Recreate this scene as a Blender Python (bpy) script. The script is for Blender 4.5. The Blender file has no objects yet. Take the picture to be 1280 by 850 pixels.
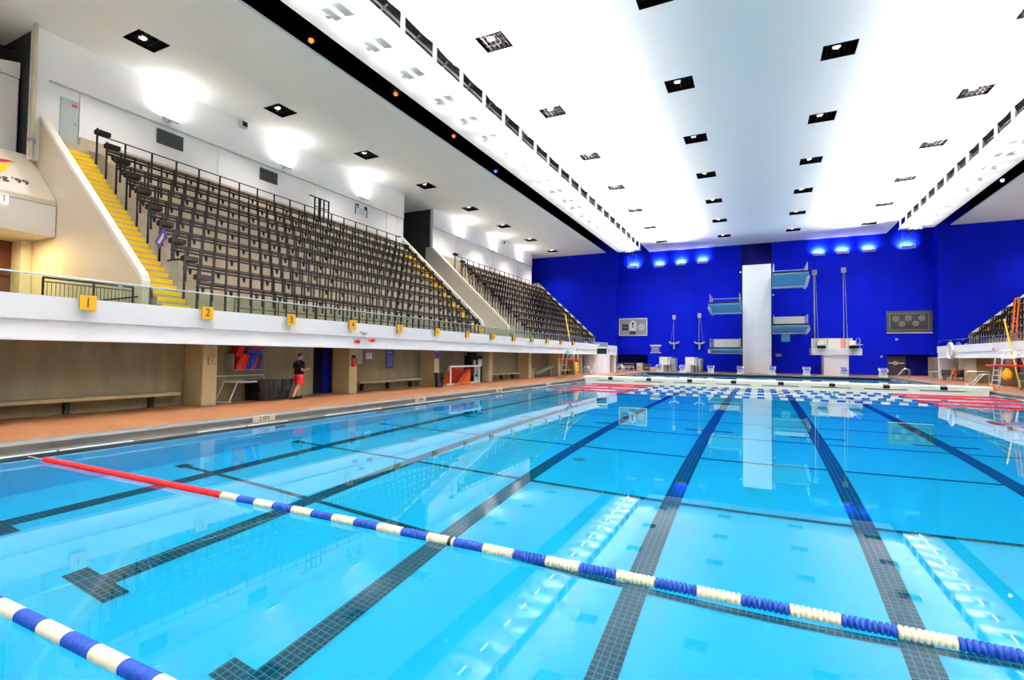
import bpy, math, random
from mathutils import Vector, Matrix
random.seed(7)
S = bpy.context.scene
COL = S.collection
PI = math.pi
# ------------------------------------------------------------------ materials
def lin(c):
    c /= 255.0
    return c / 12.92 if c <= 0.04045 else ((c + 0.055) / 1.055) ** 2.4
def rgb(r, g, b): return (lin(r), lin(g), lin(b), 1.0)
MATS = {}
def mat(name, col, rough=0.6, metal=0.0, spec=0.5, noise=0.0, nscale=3.0, stretch=(1, 1, 1), emit=None, estr=0.0, bump=0.0):
    m = bpy.data.materials.new(name); m.use_nodes = True
    nt = m.node_tree; b = nt.nodes['Principled BSDF']
    b.inputs['Base Color'].default_value = col
    b.inputs['Roughness'].default_value = rough
    b.inputs['Metallic'].default_value = metal
    b.inputs['Specular IOR Level'].default_value = spec
    if emit:
        b.inputs['Emission Color'].default_value = emit
        b.inputs['Emission Strength'].default_value = estr
    if noise > 0:
        tc = nt.nodes.new('ShaderNodeTexCoord'); mp = nt.nodes.new('ShaderNodeMapping')
        mp.inputs['Scale'].default_value = stretch
        nz = nt.nodes.new('ShaderNodeTexNoise'); nz.inputs['Scale'].default_value = nscale
        nz.inputs['Detail'].default_value = 5; nz.inputs['Roughness'].default_value = 0.6
        rp = nt.nodes.new('ShaderNodeMapRange')
        rp.inputs['From Min'].default_value = 0.25; rp.inputs['From Max'].default_value = 0.75
        rp.inputs['To Min'].default_value = 1 - noise; rp.inputs['To Max'].default_value = 1 + noise
        mx = nt.nodes.new('ShaderNodeMix'); mx.data_type = 'RGBA'; mx.blend_type = 'MULTIPLY'
        mx.inputs[0].default_value = 1.0; mx.inputs[6].default_value = col
        L = nt.links.new
        L(tc.outputs['Object'], mp.inputs['Vector']); L(mp.outputs['Vector'], nz.inputs['Vector'])
        L(nz.outputs['Fac'], rp.inputs['Value']); L(rp.outputs['Result'], mx.inputs[7])
        L(mx.outputs[2], b.inputs['Base Color'])
        if bump > 0:
            bp = nt.nodes.new('ShaderNodeBump'); bp.inputs['Strength'].default_value = bump
            bp.inputs['Distance'].default_value = 0.02
            L(nz.outputs['Fac'], bp.inputs['Height']); L(bp.outputs['Normal'], b.inputs['Normal'])
    MATS[name] = m
    return m
def tile_mat(name, c1, c2, cm, w, h, mortar, rough=0.4, axis='xy', noise=0.0):
    m = bpy.data.materials.new(name); m.use_nodes = True
    nt = m.node_tree; b = nt.nodes['Principled BSDF']; L = nt.links.new
    tc = nt.nodes.new('ShaderNodeTexCoord'); br = nt.nodes.new('ShaderNodeTexBrick')
    sep = nt.nodes.new('ShaderNodeSeparateXYZ'); cmb = nt.nodes.new('ShaderNodeCombineXYZ')
    L(tc.outputs['Object'], sep.inputs[0])
    L(sep.outputs['XYZ'.index(axis[0].upper())], cmb.inputs[0]); L(sep.outputs['XYZ'.index(axis[1].upper())], cmb.inputs[1])
    L(cmb.outputs[0], br.inputs['Vector'])
    br.offset = 0.0; br.squash = 1.0
    br.inputs['Scale'].default_value = 1.0
    br.inputs['Color1'].default_value = c1; br.inputs['Color2'].default_value = c2; br.inputs['Mortar'].default_value = cm
    br.inputs['Mortar Size'].default_value = mortar; br.inputs['Brick Width'].default_value = w; br.inputs['Row Height'].default_value = h
    br.inputs['Mortar Smooth'].default_value = 0.1
    if noise > 0:
        nz = nt.nodes.new('ShaderNodeTexNoise'); nz.inputs['Scale'].default_value = 0.6; nz.inputs['Detail'].default_value = 6
        rp = nt.nodes.new('ShaderNodeMapRange'); rp.inputs['From Min'].default_value = .3; rp.inputs['From Max'].default_value = .7
        rp.inputs['To Min'].default_value = 1 - noise; rp.inputs['To Max'].default_value = 1 + noise
        mx = nt.nodes.new('ShaderNodeMix'); mx.data_type = 'RGBA'; mx.blend_type = 'MULTIPLY'; mx.inputs[0].default_value = 1
        L(tc.outputs['Object'], nz.inputs['Vector']); L(nz.outputs['Fac'], rp.inputs['Value'])
        L(br.outputs['Color'], mx.inputs[6]); L(rp.outputs['Result'], mx.inputs[7]); L(mx.outputs[2], b.inputs['Base Color'])
    else:
        L(br.outputs['Color'], b.inputs['Base Color'])
    b.inputs['Roughness'].default_value = rough
    MATS[name] = m
    return m
M_white = mat('white_paint', (0.80, 0.79, 0.78, 1), 0.55, noise=0.03, nscale=0.7)
M_wallw = mat('white_wall_paint', (0.85, 0.84, 0.83, 1), 0.7, noise=0.03, nscale=0.4)
M_ceil = mat('ceiling_paint', (0.87, 0.845, 0.815, 1), 0.85)
M_sceil = mat('side_ceiling_paint', (0.84, 0.85, 0.83, 1), 0.85)
M_cream = mat('cream_paint', (0.66, 0.60, 0.50, 1), 0.65, noise=0.05, nscale=0.5)
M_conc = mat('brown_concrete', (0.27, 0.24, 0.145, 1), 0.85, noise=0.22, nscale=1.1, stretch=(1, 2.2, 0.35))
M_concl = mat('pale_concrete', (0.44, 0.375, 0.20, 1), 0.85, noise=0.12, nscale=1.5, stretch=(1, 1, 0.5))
M_tier = mat('stand_concrete', (0.50, 0.42, 0.31, 1), 0.85, noise=0.16, nscale=1.6)
M_cope = mat('coping_stone', (0.135, 0.125, 0.115, 1), 0.55, noise=0.22, nscale=3)
M_coped = mat('gutter_stone', (0.05, 0.047, 0.043, 1), 0.6, noise=0.3, nscale=4)
M_deck = tile_mat('quarry_tile', (0.36, 0.145, 0.058, 1), (0.31, 0.123, 0.05, 1), (0.22, 0.10, 0.055, 1), 0.2, 0.2, 0.012, 0.42, 'xy', 0.13)
M_pool = mat('pool_tile', (0.12, 0.66, 0.88, 1), 0.5)
M_line = tile_mat('lane_tile', (0.012, 0.022, 0.05, 1), (0.016, 0.03, 0.06, 1), (0.10, 0.22, 0.26, 1), 0.0875, 0.0875, 0.007, 0.5, 'xy')
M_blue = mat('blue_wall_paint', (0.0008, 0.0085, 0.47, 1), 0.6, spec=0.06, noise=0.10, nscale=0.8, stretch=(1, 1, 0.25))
M_blued = mat('deep_blue', (0.003, 0.004, 0.20, 1), 0.6, spec=0.2)
M_black = mat('black_metal', (0.010, 0.008, 0.008, 1), 0.6, spec=0.15)
M_void = mat('black_void', (0.004, 0.004, 0.004, 1), 0.9, spec=0.0)
M_dark = mat('dark_panel', (0.02, 0.022, 0.022, 1), 0.6)
M_seat = mat('dark_seat_board', (0.012, 0.009, 0.008, 1), 0.7, spec=0.12)
M_yel = mat('yellow_paint', (0.90, 0.58, 0.0, 1), 0.55)
M_sign = mat('amber_sign', (0.85, 0.42, 0.0, 1), 0.5)
M_ink = mat('black_lettering', (0.01, 0.01, 0.01, 1), 0.6)
M_grey = mat('grey_metal', (0.30, 0.32, 0.33, 1), 0.45)
M_fixt = mat('fixture_grey', (0.42, 0.47, 0.47, 1), 0.5)
M_tray = mat('floodlight_grey', (0.26, 0.29, 0.29, 1), 0.6)
M_chrome = mat('bright_steel', (0.75, 0.74, 0.72, 1), 0.25, metal=0.9)
M_red = mat('red_plastic', (0.70, 0.015, 0.02, 1), 0.4)
M_orange = mat('orange_plastic', (0.80, 0.12, 0.01, 1), 0.45)
M_ropew = mat('ivory_float', (0.76, 0.66, 0.47, 1), 0.5, spec=0.25)
M_bulk = mat('bulkhead_cream', (0.95, 0.86, 0.68, 1), 0.5)
M_ropeb = mat('blue_float', (0.008, 0.05, 0.31, 1), 0.5, spec=0.25)
M_roper = mat('red_float', (0.72, 0.010, 0.015, 1), 0.5, spec=0.25)
M_bin = mat('blue_plastic', (0.01, 0.02, 0.42, 1), 0.4)
M_teal = mat('teal_plastic', (0.08, 0.50, 0.40, 1), 0.45)
M_lblue = mat('pale_blue_paint', (0.13, 0.36, 0.55, 1), 0.6)
M_brown = mat('red_brown_door', (0.13, 0.03, 0.015, 1), 0.5)
M_skin = mat('skin', (0.55, 0.27, 0.17, 1), 0.5)
M_skin2 = mat('tanned_skin', (0.60, 0.20, 0.09, 1), 0.5)
M_hair = mat('dark_hair', (0.03, 0.02, 0.015, 1), 0.6)
M_shirt = mat('black_cloth', (0.007, 0.007, 0.007, 1), 0.9, spec=0.15)
M_short = mat('red_cloth', (0.75, 0.01, 0.03, 1), 0.8)
M_tarp = mat('black_tarp', (0.006, 0.0055, 0.005, 1), 0.5, spec=0.25, noise=0.3, nscale=3, bump=0.3)
M_cardb = mat('beige_box', (0.65, 0.52, 0.36, 1), 0.7)
M_purple = mat('purple_sign', (0.08, 0.05, 0.36, 1), 0.5)
M_paper = mat('white_paper', (0.80, 0.80, 0.80, 1), 0.7)
M_green = mat('pale_green_board', (0.38, 0.52, 0.44, 1), 0.6)
M_net = mat('red_net', (0.55, 0.05, 0.04, 1), 0.8)
M_lamp = mat('lamp_lens', (0.9, 0.9, 0.9, 1), 0.4, emit=(1, 0.98, 0.95, 1), estr=6)
M_lampd = mat('dim_lamp_lens', (0.8, 0.8, 0.8, 1), 0.4, emit=(1, 0.97, 0.9, 1), estr=0.35)
M_warm = mat('warm_lamp_lens', (0.9, 0.8, 0.5, 1), 0.4, emit=(1, 0.72, 0.25, 1), estr=9)
M_ember = mat('ember_lamp', (0.8, 0.3, 0.1, 1), 0.4, emit=(1, 0.20, 0.03, 1), estr=1.6)
M_emblue = mat('blue_lamp', (0.1, 0.2, 0.8, 1), 0.4, emit=(0.1, 0.25, 1, 1), estr=1.2)
M_exit = mat('exit_sign_face', (0.9, 0.85, 0.8, 1), 0.5, emit=(1, 0.85, 0.8, 1), estr=0.6)

def glass_mat(name, tint, refl=1.0):
    m = bpy.data.materials.new(name); m.use_nodes = True; nt = m.node_tree
    nt.nodes.remove(nt.nodes['Principled BSDF'])
    tr = nt.nodes.new('ShaderNodeBsdfTransparent'); tr.inputs[0].default_value = tint
    gl = nt.nodes.new('ShaderNodeBsdfGlossy'); gl.inputs['Roughness'].default_value = 0.02
    fr = nt.nodes.new('ShaderNodeFresnel'); fr.inputs[0].default_value = 1.45
    mx = nt.nodes.new('ShaderNodeMixShader'); L = nt.links.new
    ge = nt.nodes.new('ShaderNodeNewGeometry'); sb = nt.nodes.new('ShaderNodeMath'); sb.operation = 'SUBTRACT'; sb.inputs[0].default_value = 1.0
    mu = nt.nodes.new('ShaderNodeMath'); mu.operation = 'MULTIPLY'
    L(ge.outputs['Backfacing'], sb.inputs[1]); L(fr.outputs[0], mu.inputs[0]); L(sb.outputs[0], mu.inputs[1])
    L(mu.outputs[0], mx.inputs[0]); L(tr.outputs[0], mx.inputs[1]); L(gl.outputs[0], mx.inputs[2])
    L(mx.outputs[0], nt.nodes['Material Output'].inputs['Surface'])
    return m
M_glass = glass_mat('rail_glass', (0.80, 0.88, 0.84, 1))
def water_mat():
    m = bpy.data.materials.new('pool_water'); m.use_nodes = True; nt = m.node_tree
    nt.nodes.remove(nt.nodes['Principled BSDF'])
    g = nt.nodes.new('ShaderNodeBsdfGlass'); g.inputs['IOR'].default_value = 1.333; g.inputs['Roughness'].default_value = 0.0
    g.inputs['Color'].default_value = (1, 1, 1, 1)
    tc = nt.nodes.new('ShaderNodeTexCoord'); nz = nt.nodes.new('ShaderNodeTexNoise')
    nz.inputs['Scale'].default_value = 1.3; nz.inputs['Detail'].default_value = 2
    bp = nt.nodes.new('ShaderNodeBump'); bp.inputs['Strength'].default_value = 0.004; bp.inputs['Distance'].default_value = 0.01
    v = nt.nodes.new('ShaderNodeVolumeAbsorption'); v.inputs['Color'].default_value = (0.0, 0.90, 0.985, 1); v.inputs['Density'].default_value = 0.30
    L = nt.links.new
    L(tc.outputs['Object'], nz.inputs['Vector']); L(nz.outputs['Fac'], bp.inputs['Height']); L(bp.outputs['Normal'], g.inputs['Normal'])
    L(g.outputs[0], nt.nodes['Material Output'].inputs['Surface']); L(v.outputs[0], nt.nodes['Material Output'].inputs['Volume'])
    return m
M_water = water_mat()
# ------------------------------------------------------------------ mesh helpers
ORG = {}
class MB:
    def __init__(s): s.v = []; s.f = []
    def add(s, vs, fs):
        b = len(s.v); s.v += [tuple(x) for x in vs]; s.f += [tuple(b + i for i in f) for f in fs]; return s
    def box(s, x0, x1, y0, y1, z0, z1):
        vs = [(x, y, z) for z in (z0, z1) for y in (y0, y1) for x in (x0, x1)]
        return s.add(vs, [(0, 2, 3, 1), (4, 5, 7, 6), (0, 1, 5, 4), (2, 6, 7, 3), (0, 4, 6, 2), (1, 3, 7, 5)])
    def rbox(s, x0, x1, y0, y1, z0, z1, b=0.02):
        # box with chamfered edges: loft of inset rings along z
        b = min(b, (x1-x0)/2.01, (y1-y0)/2.01, (z1-z0)/2.01)
        def ring(i, z): return [(x0+i+b, y0+i, z), (x1-i-b, y0+i, z), (x1-i, y0+i+b, z), (x1-i, y1-i-b, z), (x1-i-b, y1-i, z), (x0+i+b, y1-i, z), (x0+i, y1-i-b, z), (x0+i, y0+i+b, z)]
        b2 = b * 0.6
        rs = []
        for i, z in ((b2, z0), (0, z0+b2), (0, z1-b2), (b2, z1)):
            rs.append([(x0+i+b, y0+i, z), (x1-i-b, y0+i, z), (x1-i, y0+i+b, z), (x1-i, y1-i-b, z), (x1-i-b, y1-i, z), (x0+i+b, y1-i, z), (x0+i, y1-i-b, z), (x0+i, y0+i+b, z)])
        return s.rings(rs)
    def rings(s, rs, cap=True, close=True):
        n = len(rs[0]); vs = [p for r in rs for p in r]; fs = []
        for k in range(len(rs) - 1):
            for i in range(n if close else n - 1):
                j = (i + 1) % n
                fs.append((k*n+i, k*n+j, (k+1)*n+j, (k+1)*n+i))
        if cap:
            fs.append(tuple(range(n-1, -1, -1))); fs.append(tuple((len(rs)-1)*n+i for i in range(n)))
        return s.add(vs, fs)
    def tube(s, p, q, r, n=8, r2=None):
        p = Vector(p); q = Vector(q); d = (q - p)
        if d.length < 1e-6: return s
        d.normalize(); a = d.orthogonal().normalized(); b = d.cross(a)
        r2 = r if r2 is None else r2
        R = lambda c, rr: [tuple(c + a*(rr*math.cos(2*PI*i/n)) + b*(rr*math.sin(2*PI*i/n))) for i in range(n)]
        return s.rings([R(p, r), R(q, r2)])
    def path(s, pts, r, n=8):
        pts = [Vector(p) for p in pts]; rs = []; prev = None
        for i, p in enumerate(pts):
            d = (pts[min(i+1, len(pts)-1)] - pts[max(i-1, 0)]).normalized()
            if prev is None: a = d.orthogonal().normalized()
            else: a = (prev - d * prev.dot(d)).normalized()
            prev = a; b = d.cross(a)
            rr = r[i] if isinstance(r, (list, tuple)) else r
            rs.append([tuple(p + a*(rr*math.cos(2*PI*k/n)) + b*(rr*math.sin(2*PI*k/n))) for k in range(n)])
        return s.rings(rs)
    def bar(s, p, q, w, h=None):
        # square section bar from p to q
        h = w if h is None else h
        p = Vector(p); q = Vector(q); d = (q - p).normalized()
        up = Vector((0, 0, 1)) if abs(d.z) < 0.95 else Vector((1, 0, 0))
        a = d.cross(up).normalized(); b = a.cross(d)
        R = lambda c: [tuple(c + a*(i*w/2) + b*(j*h/2)) for i, j in ((-1, -1), (1, -1), (1, 1), (-1, 1))]
        return s.rings([R(p), R(q)])
    def prism(s, poly, axis, a, b):
        # polygon in the two other axes, extruded along axis from a to b
        def P(u, v, t): return {'x': (t, u, v), 'y': (u, t, v), 'z': (u, v, t)}[axis]
        return s.rings([[P(u, v, a) for u, v in poly], [P(u, v, b) for u, v in poly]])
    def disc(s, c, axis, r, t, n=20):
        d = {'x': Vector((1, 0, 0)), 'y': Vector((0, 1, 0)), 'z': Vector((0, 0, 1))}[axis]
        c = Vector(c); return s.tube(c - d*(t/2), c + d*(t/2), r, n)
    def ell(s, c, rx, ry, rz, n=12, m=8):
        rs = []
        for k in range(1, m):
            t = PI * k / m
            rs.append([(c[0]+rx*math.sin(t)*math.cos(2*PI*i/n), c[1]+ry*math.sin(t)*math.sin(2*PI*i/n), c[2]-rz*math.cos(t)) for i in range(n)])
        return s.rings(rs)
    def quad(s, a, b, c, d): return s.add([a, b, c, d], [(0, 1, 2, 3)])
    def build(s, name, m, parent=None, smooth=False, org=None):
        o_ = Vector((0, 0, 0))
        if org is not None: o_ = Vector(org)
        elif parent is not None: o_ = ORG.get(parent.name, Vector((0, 0, 0)))
        me = bpy.data.meshes.new(name)
        me.from_pydata([(x-o_.x, y-o_.y, z-o_.z) for x, y, z in s.v], [], s.f)
        me.validate(); me.update()
        import bmesh
        bm = bmesh.new(); bm.from_mesh(me); bmesh.ops.recalc_face_normals(bm, faces=bm.faces); bm.to_mesh(me); bm.free()
        me.materials.append(m)
        if smooth:
            for p in me.polygons: p.use_smooth = True
        o = bpy.data.objects.new(name, me); COL.objects.link(o)
        ORG[o.name] = o_
        if parent is not None: o.parent = parent
        elif org is not None: o.location = o_
        return o
def tag(o, label, cat, group=None, kind=None):
    o['label'] = label; o['category'] = cat
    if group: o['group'] = group
    if kind: o['kind'] = kind
    return o
def thing(name, loc, label, cat, group=None):
    o = bpy.data.objects.new(name, None); COL.objects.link(o); o.location = loc; o.empty_display_size = 0.2
    ORG[o.name] = Vector(loc)
    return tag(o, label, cat, group)
def struct(name, mb, m, parent=None, smooth=False):
    o = mb.build(name, m, parent, smooth)
    if parent is None: o['kind'] = 'structure'
    return o
def copy_tree(o, parent=None):
    c = o.copy(); COL.objects.link(c)
    if parent is not None: c.parent = parent
    for ch in list(o.children): copy_tree(ch, c)
    return c
def place(o, loc, rz=0.0, label=None, group=None):
    o.location = loc; o.rotation_euler = (0, 0, rz)
    if label: o['label'] = label
    if group: o['group'] = group
    return o
def text(name, s, loc, rot, size, m, parent, extrude=0.004, align='CENTER', sx=1.0):
    cu = bpy.data.curves.new(name, 'FONT'); cu.body = s; cu.size = size; cu.extrude = extrude
    cu.align_x = align; cu.align_y = 'CENTER'
    cu.materials.append(m)
    o = bpy.data.objects.new(name, cu); COL.objects.link(o)
    bpy.context.view_layer.update()
    me = bpy.data.meshes.new_from_object(o.evaluated_get(bpy.context.evaluated_depsgraph_get()))
    bpy.data.objects.remove(o); bpy.data.curves.remove(cu)
    if not me.materials: me.materials.append(m)
    o = bpy.data.objects.new(name, me); COL.objects.link(o)
    o.location = Vector(loc) - ORG.get(parent.name, Vector((0, 0, 0))); o.rotation_euler = rot; o.scale = (sx, 1, 1); o.parent = parent
    return o
NUM = ['first', 'second', 'third', 'fourth', 'fifth', 'sixth', 'seventh', 'eighth', 'ninth', 'tenth', 'eleventh', 'twelfth', 'thirteenth',
       'fourteenth', 'fifteenth', 'sixteenth', 'seventeenth', 'eighteenth', 'nineteenth', 'twentieth', 'twenty-first', 'twenty-second', 'twenty-third', 'twenty-fourth']
RX = (PI/2, 0, 0)                  # text facing -y
RXP = (PI/2, 0, PI/2)              # text facing +x
# ------------------------------------------------------------------ key dimensions (metres)
ZW = -0.25
XL, XR = -12.35, 11.85             # pool walls
CX = -0.25                         # hall centre line
YB0, YB1 = -14.0, 70.0
ZC = 16.5
YF = 71.8                          # inner far wall
def mir(x): return 2*CX - x
# ================================================================== POOL
pb = MB()
yn, yf = -3.0, 38.6
prof = [(yn, -3.25), (12.0, -3.25), (26.0, -3.45), (yf+1.0, -3.6)]
for (a, za), (b, zb) in zip(prof[:-1], prof[1:]): pb.quad((XL, a, za), (XR, a, za), (XR, b, zb), (XL, b, zb))
pb.quad((XL, yn, -3.7), (XL, yf+1, -3.7), (XL, yf+1, -0.3), (XL, yn, -0.3))
pb.quad((XR, yn, -3.7), (XR, yf+1, -3.7), (XR, yf+1, -0.3), (XR, yn, -0.3))
pb.quad((XL, yn, -3.7), (XR, yn, -3.7), (XR, yn, -0.12), (XL, yn, -0.12))
basin = struct('floor_pool_basin', pb, M_pool)
def zfloor(y):
    for (a, za), (b, zb) in zip(prof[:-1], prof[1:]):
        if y <= b: return za + (zb-za)*(y-a)/(b-a)
    return prof[-1][1]
def strip(x0, x1, y0, y1, name='lane_line', dz=0.012):
    mb = MB(); ys = [y0] + [p[0] for p in prof if y0 < p[0] < y1] + [y1]
    for a, b in zip(ys[:-1], ys[1:]):
        mb.quad((x0, a, zfloor(a)+dz), (x1, a, zfloor(a)+dz), (x1, b, zfloor(b)+dz), (x0, b, zfloor(b)+dz))
    return struct(name, mb, M_line, basin)
LX = [-10.85, -7.85, -4.75, -1.58, 1.58, 4.72, 7.85, 10.6]
for x in LX:
    strip(x-0.17, x+0.17, 3.8, 37.5)
    strip(x-0.52, x+0.52, 3.53, 3.83, 'lane_line_end', 0.016)
for i, y in enumerate((7.25, 10.45, 14.1, 17.35, 20.6, 23.9, 27.2, 30.5)):
    strip(-11.95, 11.5, y-0.06, y+0.06, 'cross_line', 0.02)
    strip(-12.05, -11.75, y-0.14, y+0.14, 'cross_line_end', 0.024)
for x in LX:
    strip(x-0.75, x+0.75, 18.3, 18.5, 'distance_mark', 0.028)
# dark inlet blocks on the left pool wall
for y in (10.2, 14.4, 17.2, 24.2):
    MB().box(XL, XL+0.03, y-0.16, y+0.16, -1.05, -0.62).build('wall_inlet', M_line, basin)
for x, y in ((-4.2, 12.6), (0.3, 20.0), (4.6, 12.3), (-9.2, 12.2), (7.5, 20)):
    MB().disc((x, y, zfloor(y)+0.02), 'z', 0.16, 0.02, 16).build('floor_drain', M_grey, basin)
# water bodies
wm = MB().box(XL-0.08, XR+0.08, yn-0.05, 38.45, -3.9, ZW)
w1 = wm.build('pool_water', M_water); tag(w1, 'clear turquoise water filling the main swimming pool', 'water', kind='stuff')
DY0, DY1 = 39.9, 62.9
db = MB()
db.quad((XL, DY0, -4.5), (XR, DY0, -4.5), (XR, DY1, -4.5), (XL, DY1, -4.5))
for x in (XL, XR): db.quad((x, DY0, -4.5), (x, DY1, -4.5), (x, DY1, -0.3), (x, DY0, -0.3))
db.quad((XL, DY1, -4.5), (XR, DY1, -4.5), (XR, DY1, -0.12), (XL, DY1, -0.12)); db.quad((XL, DY0, -4.5), (XR, DY0, -4.5), (XR, DY0, -0.12), (XL, DY0, -0.12))
struct('floor_diving_basin', db, M_pool)
w2 = MB().box(XL-0.08, XR+0.08, DY0-0.05, DY1+0.05, -4.7, ZW).build('diving_pool_water', M_water)
tag(w2, 'still blue water of the diving pool beyond the bulkhead', 'water', kind='stuff')
# ================================================================== DECK, COPING
dk = MB()
dk.box(-18.2, XL-0.65, YB0, 74.5, -0.3, 0.0)
dk.box(XR+0.65, 17.8, YB0, 74.5, -0.3, 0.0)
dk.box(XL-0.65, XR+0.65, DY1+0.65, 74.5, -0.3, 0.0)
dk.box(XL-0.65, XR+0.65, YB0, yn-0.65, -0.3, 0.0)
struct('floor', dk, M_deck)
def coping(name, x_in, sgn, y0, y1):
    # rounded kerb profile towards the water with a lower gutter ledge
    p = [(x_in-0.66, 0.002), (x_in-0.30, 0.006), (x_in-0.25, -0.005), (x_in-0.225, -0.04), (x_in-0.235, -0.12), (x_in-0.235, -0.4), (x_in-0.66, -0.4)]
    if sgn < 0: p = [(2*x_in-u, v) for u, v in p]
    o = struct(name, MB().prism(p, 'y', y0, y1), M_cope)
    g = [(x_in-0.25, -0.4), (x_in-0.25, -0.17), (x_in+0.0, -0.19), (x_in+0.03, -0.21), (x_in+0.03, -0.5), (x_in-0.25, -0.5)]
    if sgn < 0: g = [(2*x_in-u, v) for u, v in g]
    MB().prism(g, 'y', y0, y1).build('gutter', M_coped, o)
    l = [(x_in+0.005, -0.20), (x_in+0.005, -0.186), (x_in+0.035, -0.197), (x_in+0.035, -0.212)]
    if sgn < 0: l = [(2*x_in-u, v) for u, v in l]
    mb = MB(); y = y0
    k = 0
    while y < y1:
        if k % 3 != 1: mb.prism(l, 'y', y, min(y+1.3, y1))
        y += 1.35; k += 1
    mb.build('gutter_grating', M_fixt, o)
    return o
coping('trim_1', XL, 1, yn, DY1)
coping('trim_2', XR, -1, yn, DY1)
struct('trim_3', MB().box(XL-0.66, XR+0.66, DY1, DY1+0.66, -0.45, 0.004), M_cope)
struct('trim_4', MB().box(XL-0.66, XR+0.66, yn-0.66, yn, -0.45, 0.004), M_cope)
for i, y in enumerate((9.85, 17.2, 24.2, 31.3)):
    t = thing('depth_marker', (XL-0.45, y, 0.006), 'cream depth marker tile on the left coping, %s from the camera' % NUM[i], 'sign', 'depth markers on the coping')
    MB().box(XL-0.235, XL-0.215, y-0.36, y+0.36, -0.17, -0.005).build('plate', M_cardb, t)
    text('depth_number', '2.0M', (XL-0.212, y, -0.09), RXP, 0.17, M_ink, t, 0.002)
# ================================================================== BULKHEAD
BY = 38.4
t = thing('bulkhead', (CX, BY, 0), 'long white bulkhead bridging the pool before the diving end', 'bulkhead')
MB().rbox(XL-0.2, XR+0.2, BY, BY+1.3, 0.05, 0.24, 0.03).build('walkway', M_bulk, t)
fb = MB(); sl = MB()
xs = XL-0.1
mk = [-10.34, -7.44, -4.55, -1.66, 1.24, 4.15, 7.01, 9.8]
edges = []
for x in mk: edges.append((x-1.15, x+1.05))
cur = XL
for a, b in edges:
    fb.box(cur, a, BY+0.0, BY+1.2, -0.7, 0.06); cur = b
fb.box(cur, XR, BY+0.0, BY+1.2, -0.7, 0.06)
for a, b in edges:
    fb.box(a, b, BY+0.0, BY+1.2, -0.7, -0.09); fb.box(a, b, BY+0.0, BY+0.2, -0.03, 0.06)
    fb.box(a, b, BY+0.7, BY+1.2, -0.12, 0.0)
fb.build('face_panel', M_bulk, t)
MB().box(XL+0.3, XR-0.3, BY+0.6, BY+0.68, -0.12, 0.02).build('slot_lining', M_dark, t)
for x in mk:
    MB().box(x-0.17, x+0.17, BY-0.015, BY+0.07, 0.0, 0.21).build('lane_target', M_black, t)
    MB().box(x-0.17, x+0.17, BY-0.0, BY+0.3, 0.238, 0.255).build('lane_plate', M_black, t)
# ================================================================== LANE ROPES
def disc_profile(mb, x0, x1, y, z, n, r):
    pit = (x1-x0)/n; rs = []
    for k in range(n):
        a = x0 + k*pit
        for dx, rr in ((0.02, 0.5), (0.22, 0.93), (0.5, 1.0), (0.78, 0.93), (0.98, 0.5)):
            rs.append([(a+dx*pit, y+r*rr*math.cos(2*PI*i/14), z+r*rr*math.sin(2*PI*i/14)) for i in range(14)])
    mb.rings(rs)
def rope(y, label, x0=XL+0.1, x1=XR-0.1, r=0.055, reds=(-6.7, 7.0), phase=-6.7, seg=0.345, nd=9):
    t = thing('lane_rope', (CX, y, ZW), label, 'lane rope', 'lane ropes across the pool')
    z = ZW + 0.02
    MB().tube((XL-0.05, y, z), (x1+0.15, y, z), 0.012, 6).build('cable', M_grey, t)
    def run(a, b, m, nm):
        mb = MB(); disc_profile(mb, a, b, y, z, max(2, round((b-a)/seg*nd)), r); mb.build(nm, m, t, True)
    a = x0
    run(x0, reds[0], M_roper, 'red_floats'); run(reds[1], x1, M_roper, 'red_floats')
    a = reds[0]; k = 0
    while a < reds[1]-0.02:
        b = min(a+seg, reds[1])
        run(a, b, (M_ropew, M_ropeb)[k % 2], ('ivory_floats', 'blue_floats')[k % 2]); a = b; k += 1
    for xx in (-2.95, 3.8): disc_profile_one = MB().tube((xx-0.02, y, z), (xx+0.02, y, z), r*1.03, 14).build('black_float', M_black, t)
    return t
rope(4.62, 'long blue and ivory lane rope with red ends crossing the mid foreground', x0=-11.68)
r_ = rope(1.86, 'nearest blue and ivory lane rope cutting the lower corner of the picture')
for i, y in enumerate((28.75, 31.4, 34.1, 36.6)):
    rope(y, ['far lane rope nearest the camera, floating before the white bulkhead', 'second far lane rope, one behind the nearest of the far group',
             'third far lane rope, one in front of the last', 'last lane rope, floating right against the white bulkhead'][i], r=0.04, nd=4, x0=-11.2)
# ================================================================== CEILINGS
def plate_holes(x0, x1, y0, y1, z, holes, th=0.12):
    xs = sorted({x0, x1} | {h[0] for h in holes} | {h[1] for h in holes}); ys = sorted({y0, y1} | {h[2] for h in holes} | {h[3] for h in holes})
    mb = MB()
    for a, b in zip(xs[:-1], xs[1:]):
        # merge runs of solid cells along y
        st = None
        for c, d in list(zip(ys[:-1], ys[1:])) + [(None, None)]:
            solid = c is not None and not any(h[0] <= (a+b)/2 <= h[1] and h[2] <= (c+d)/2 <= h[3] for h in holes)
            if solid and st is None: st = c
            if not solid and st is not None:
                e = c if c is not None else y1
                mb.box(a, b, st, e, z, z+th); st = None
    return mb
HW = 0.72
def sq(x, y, hx=HW, hy=0.68): return (x-hx, x+hx, y-hy, y+hy)
ysC = [13.1 + 7.52*i for i in range(-3, 8)]
ysS = [13.56 + 7.5*i for i in range(-2, 8)]
colsC = [-11.2, -3.85, 3.45, 10.65]
holesC = [sq(x, y) for x in colsC for y in ysC]
BXL0, BXL1 = -16.8, -13.85
BXR0, BXR1 = 13.25, 16.2
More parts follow.
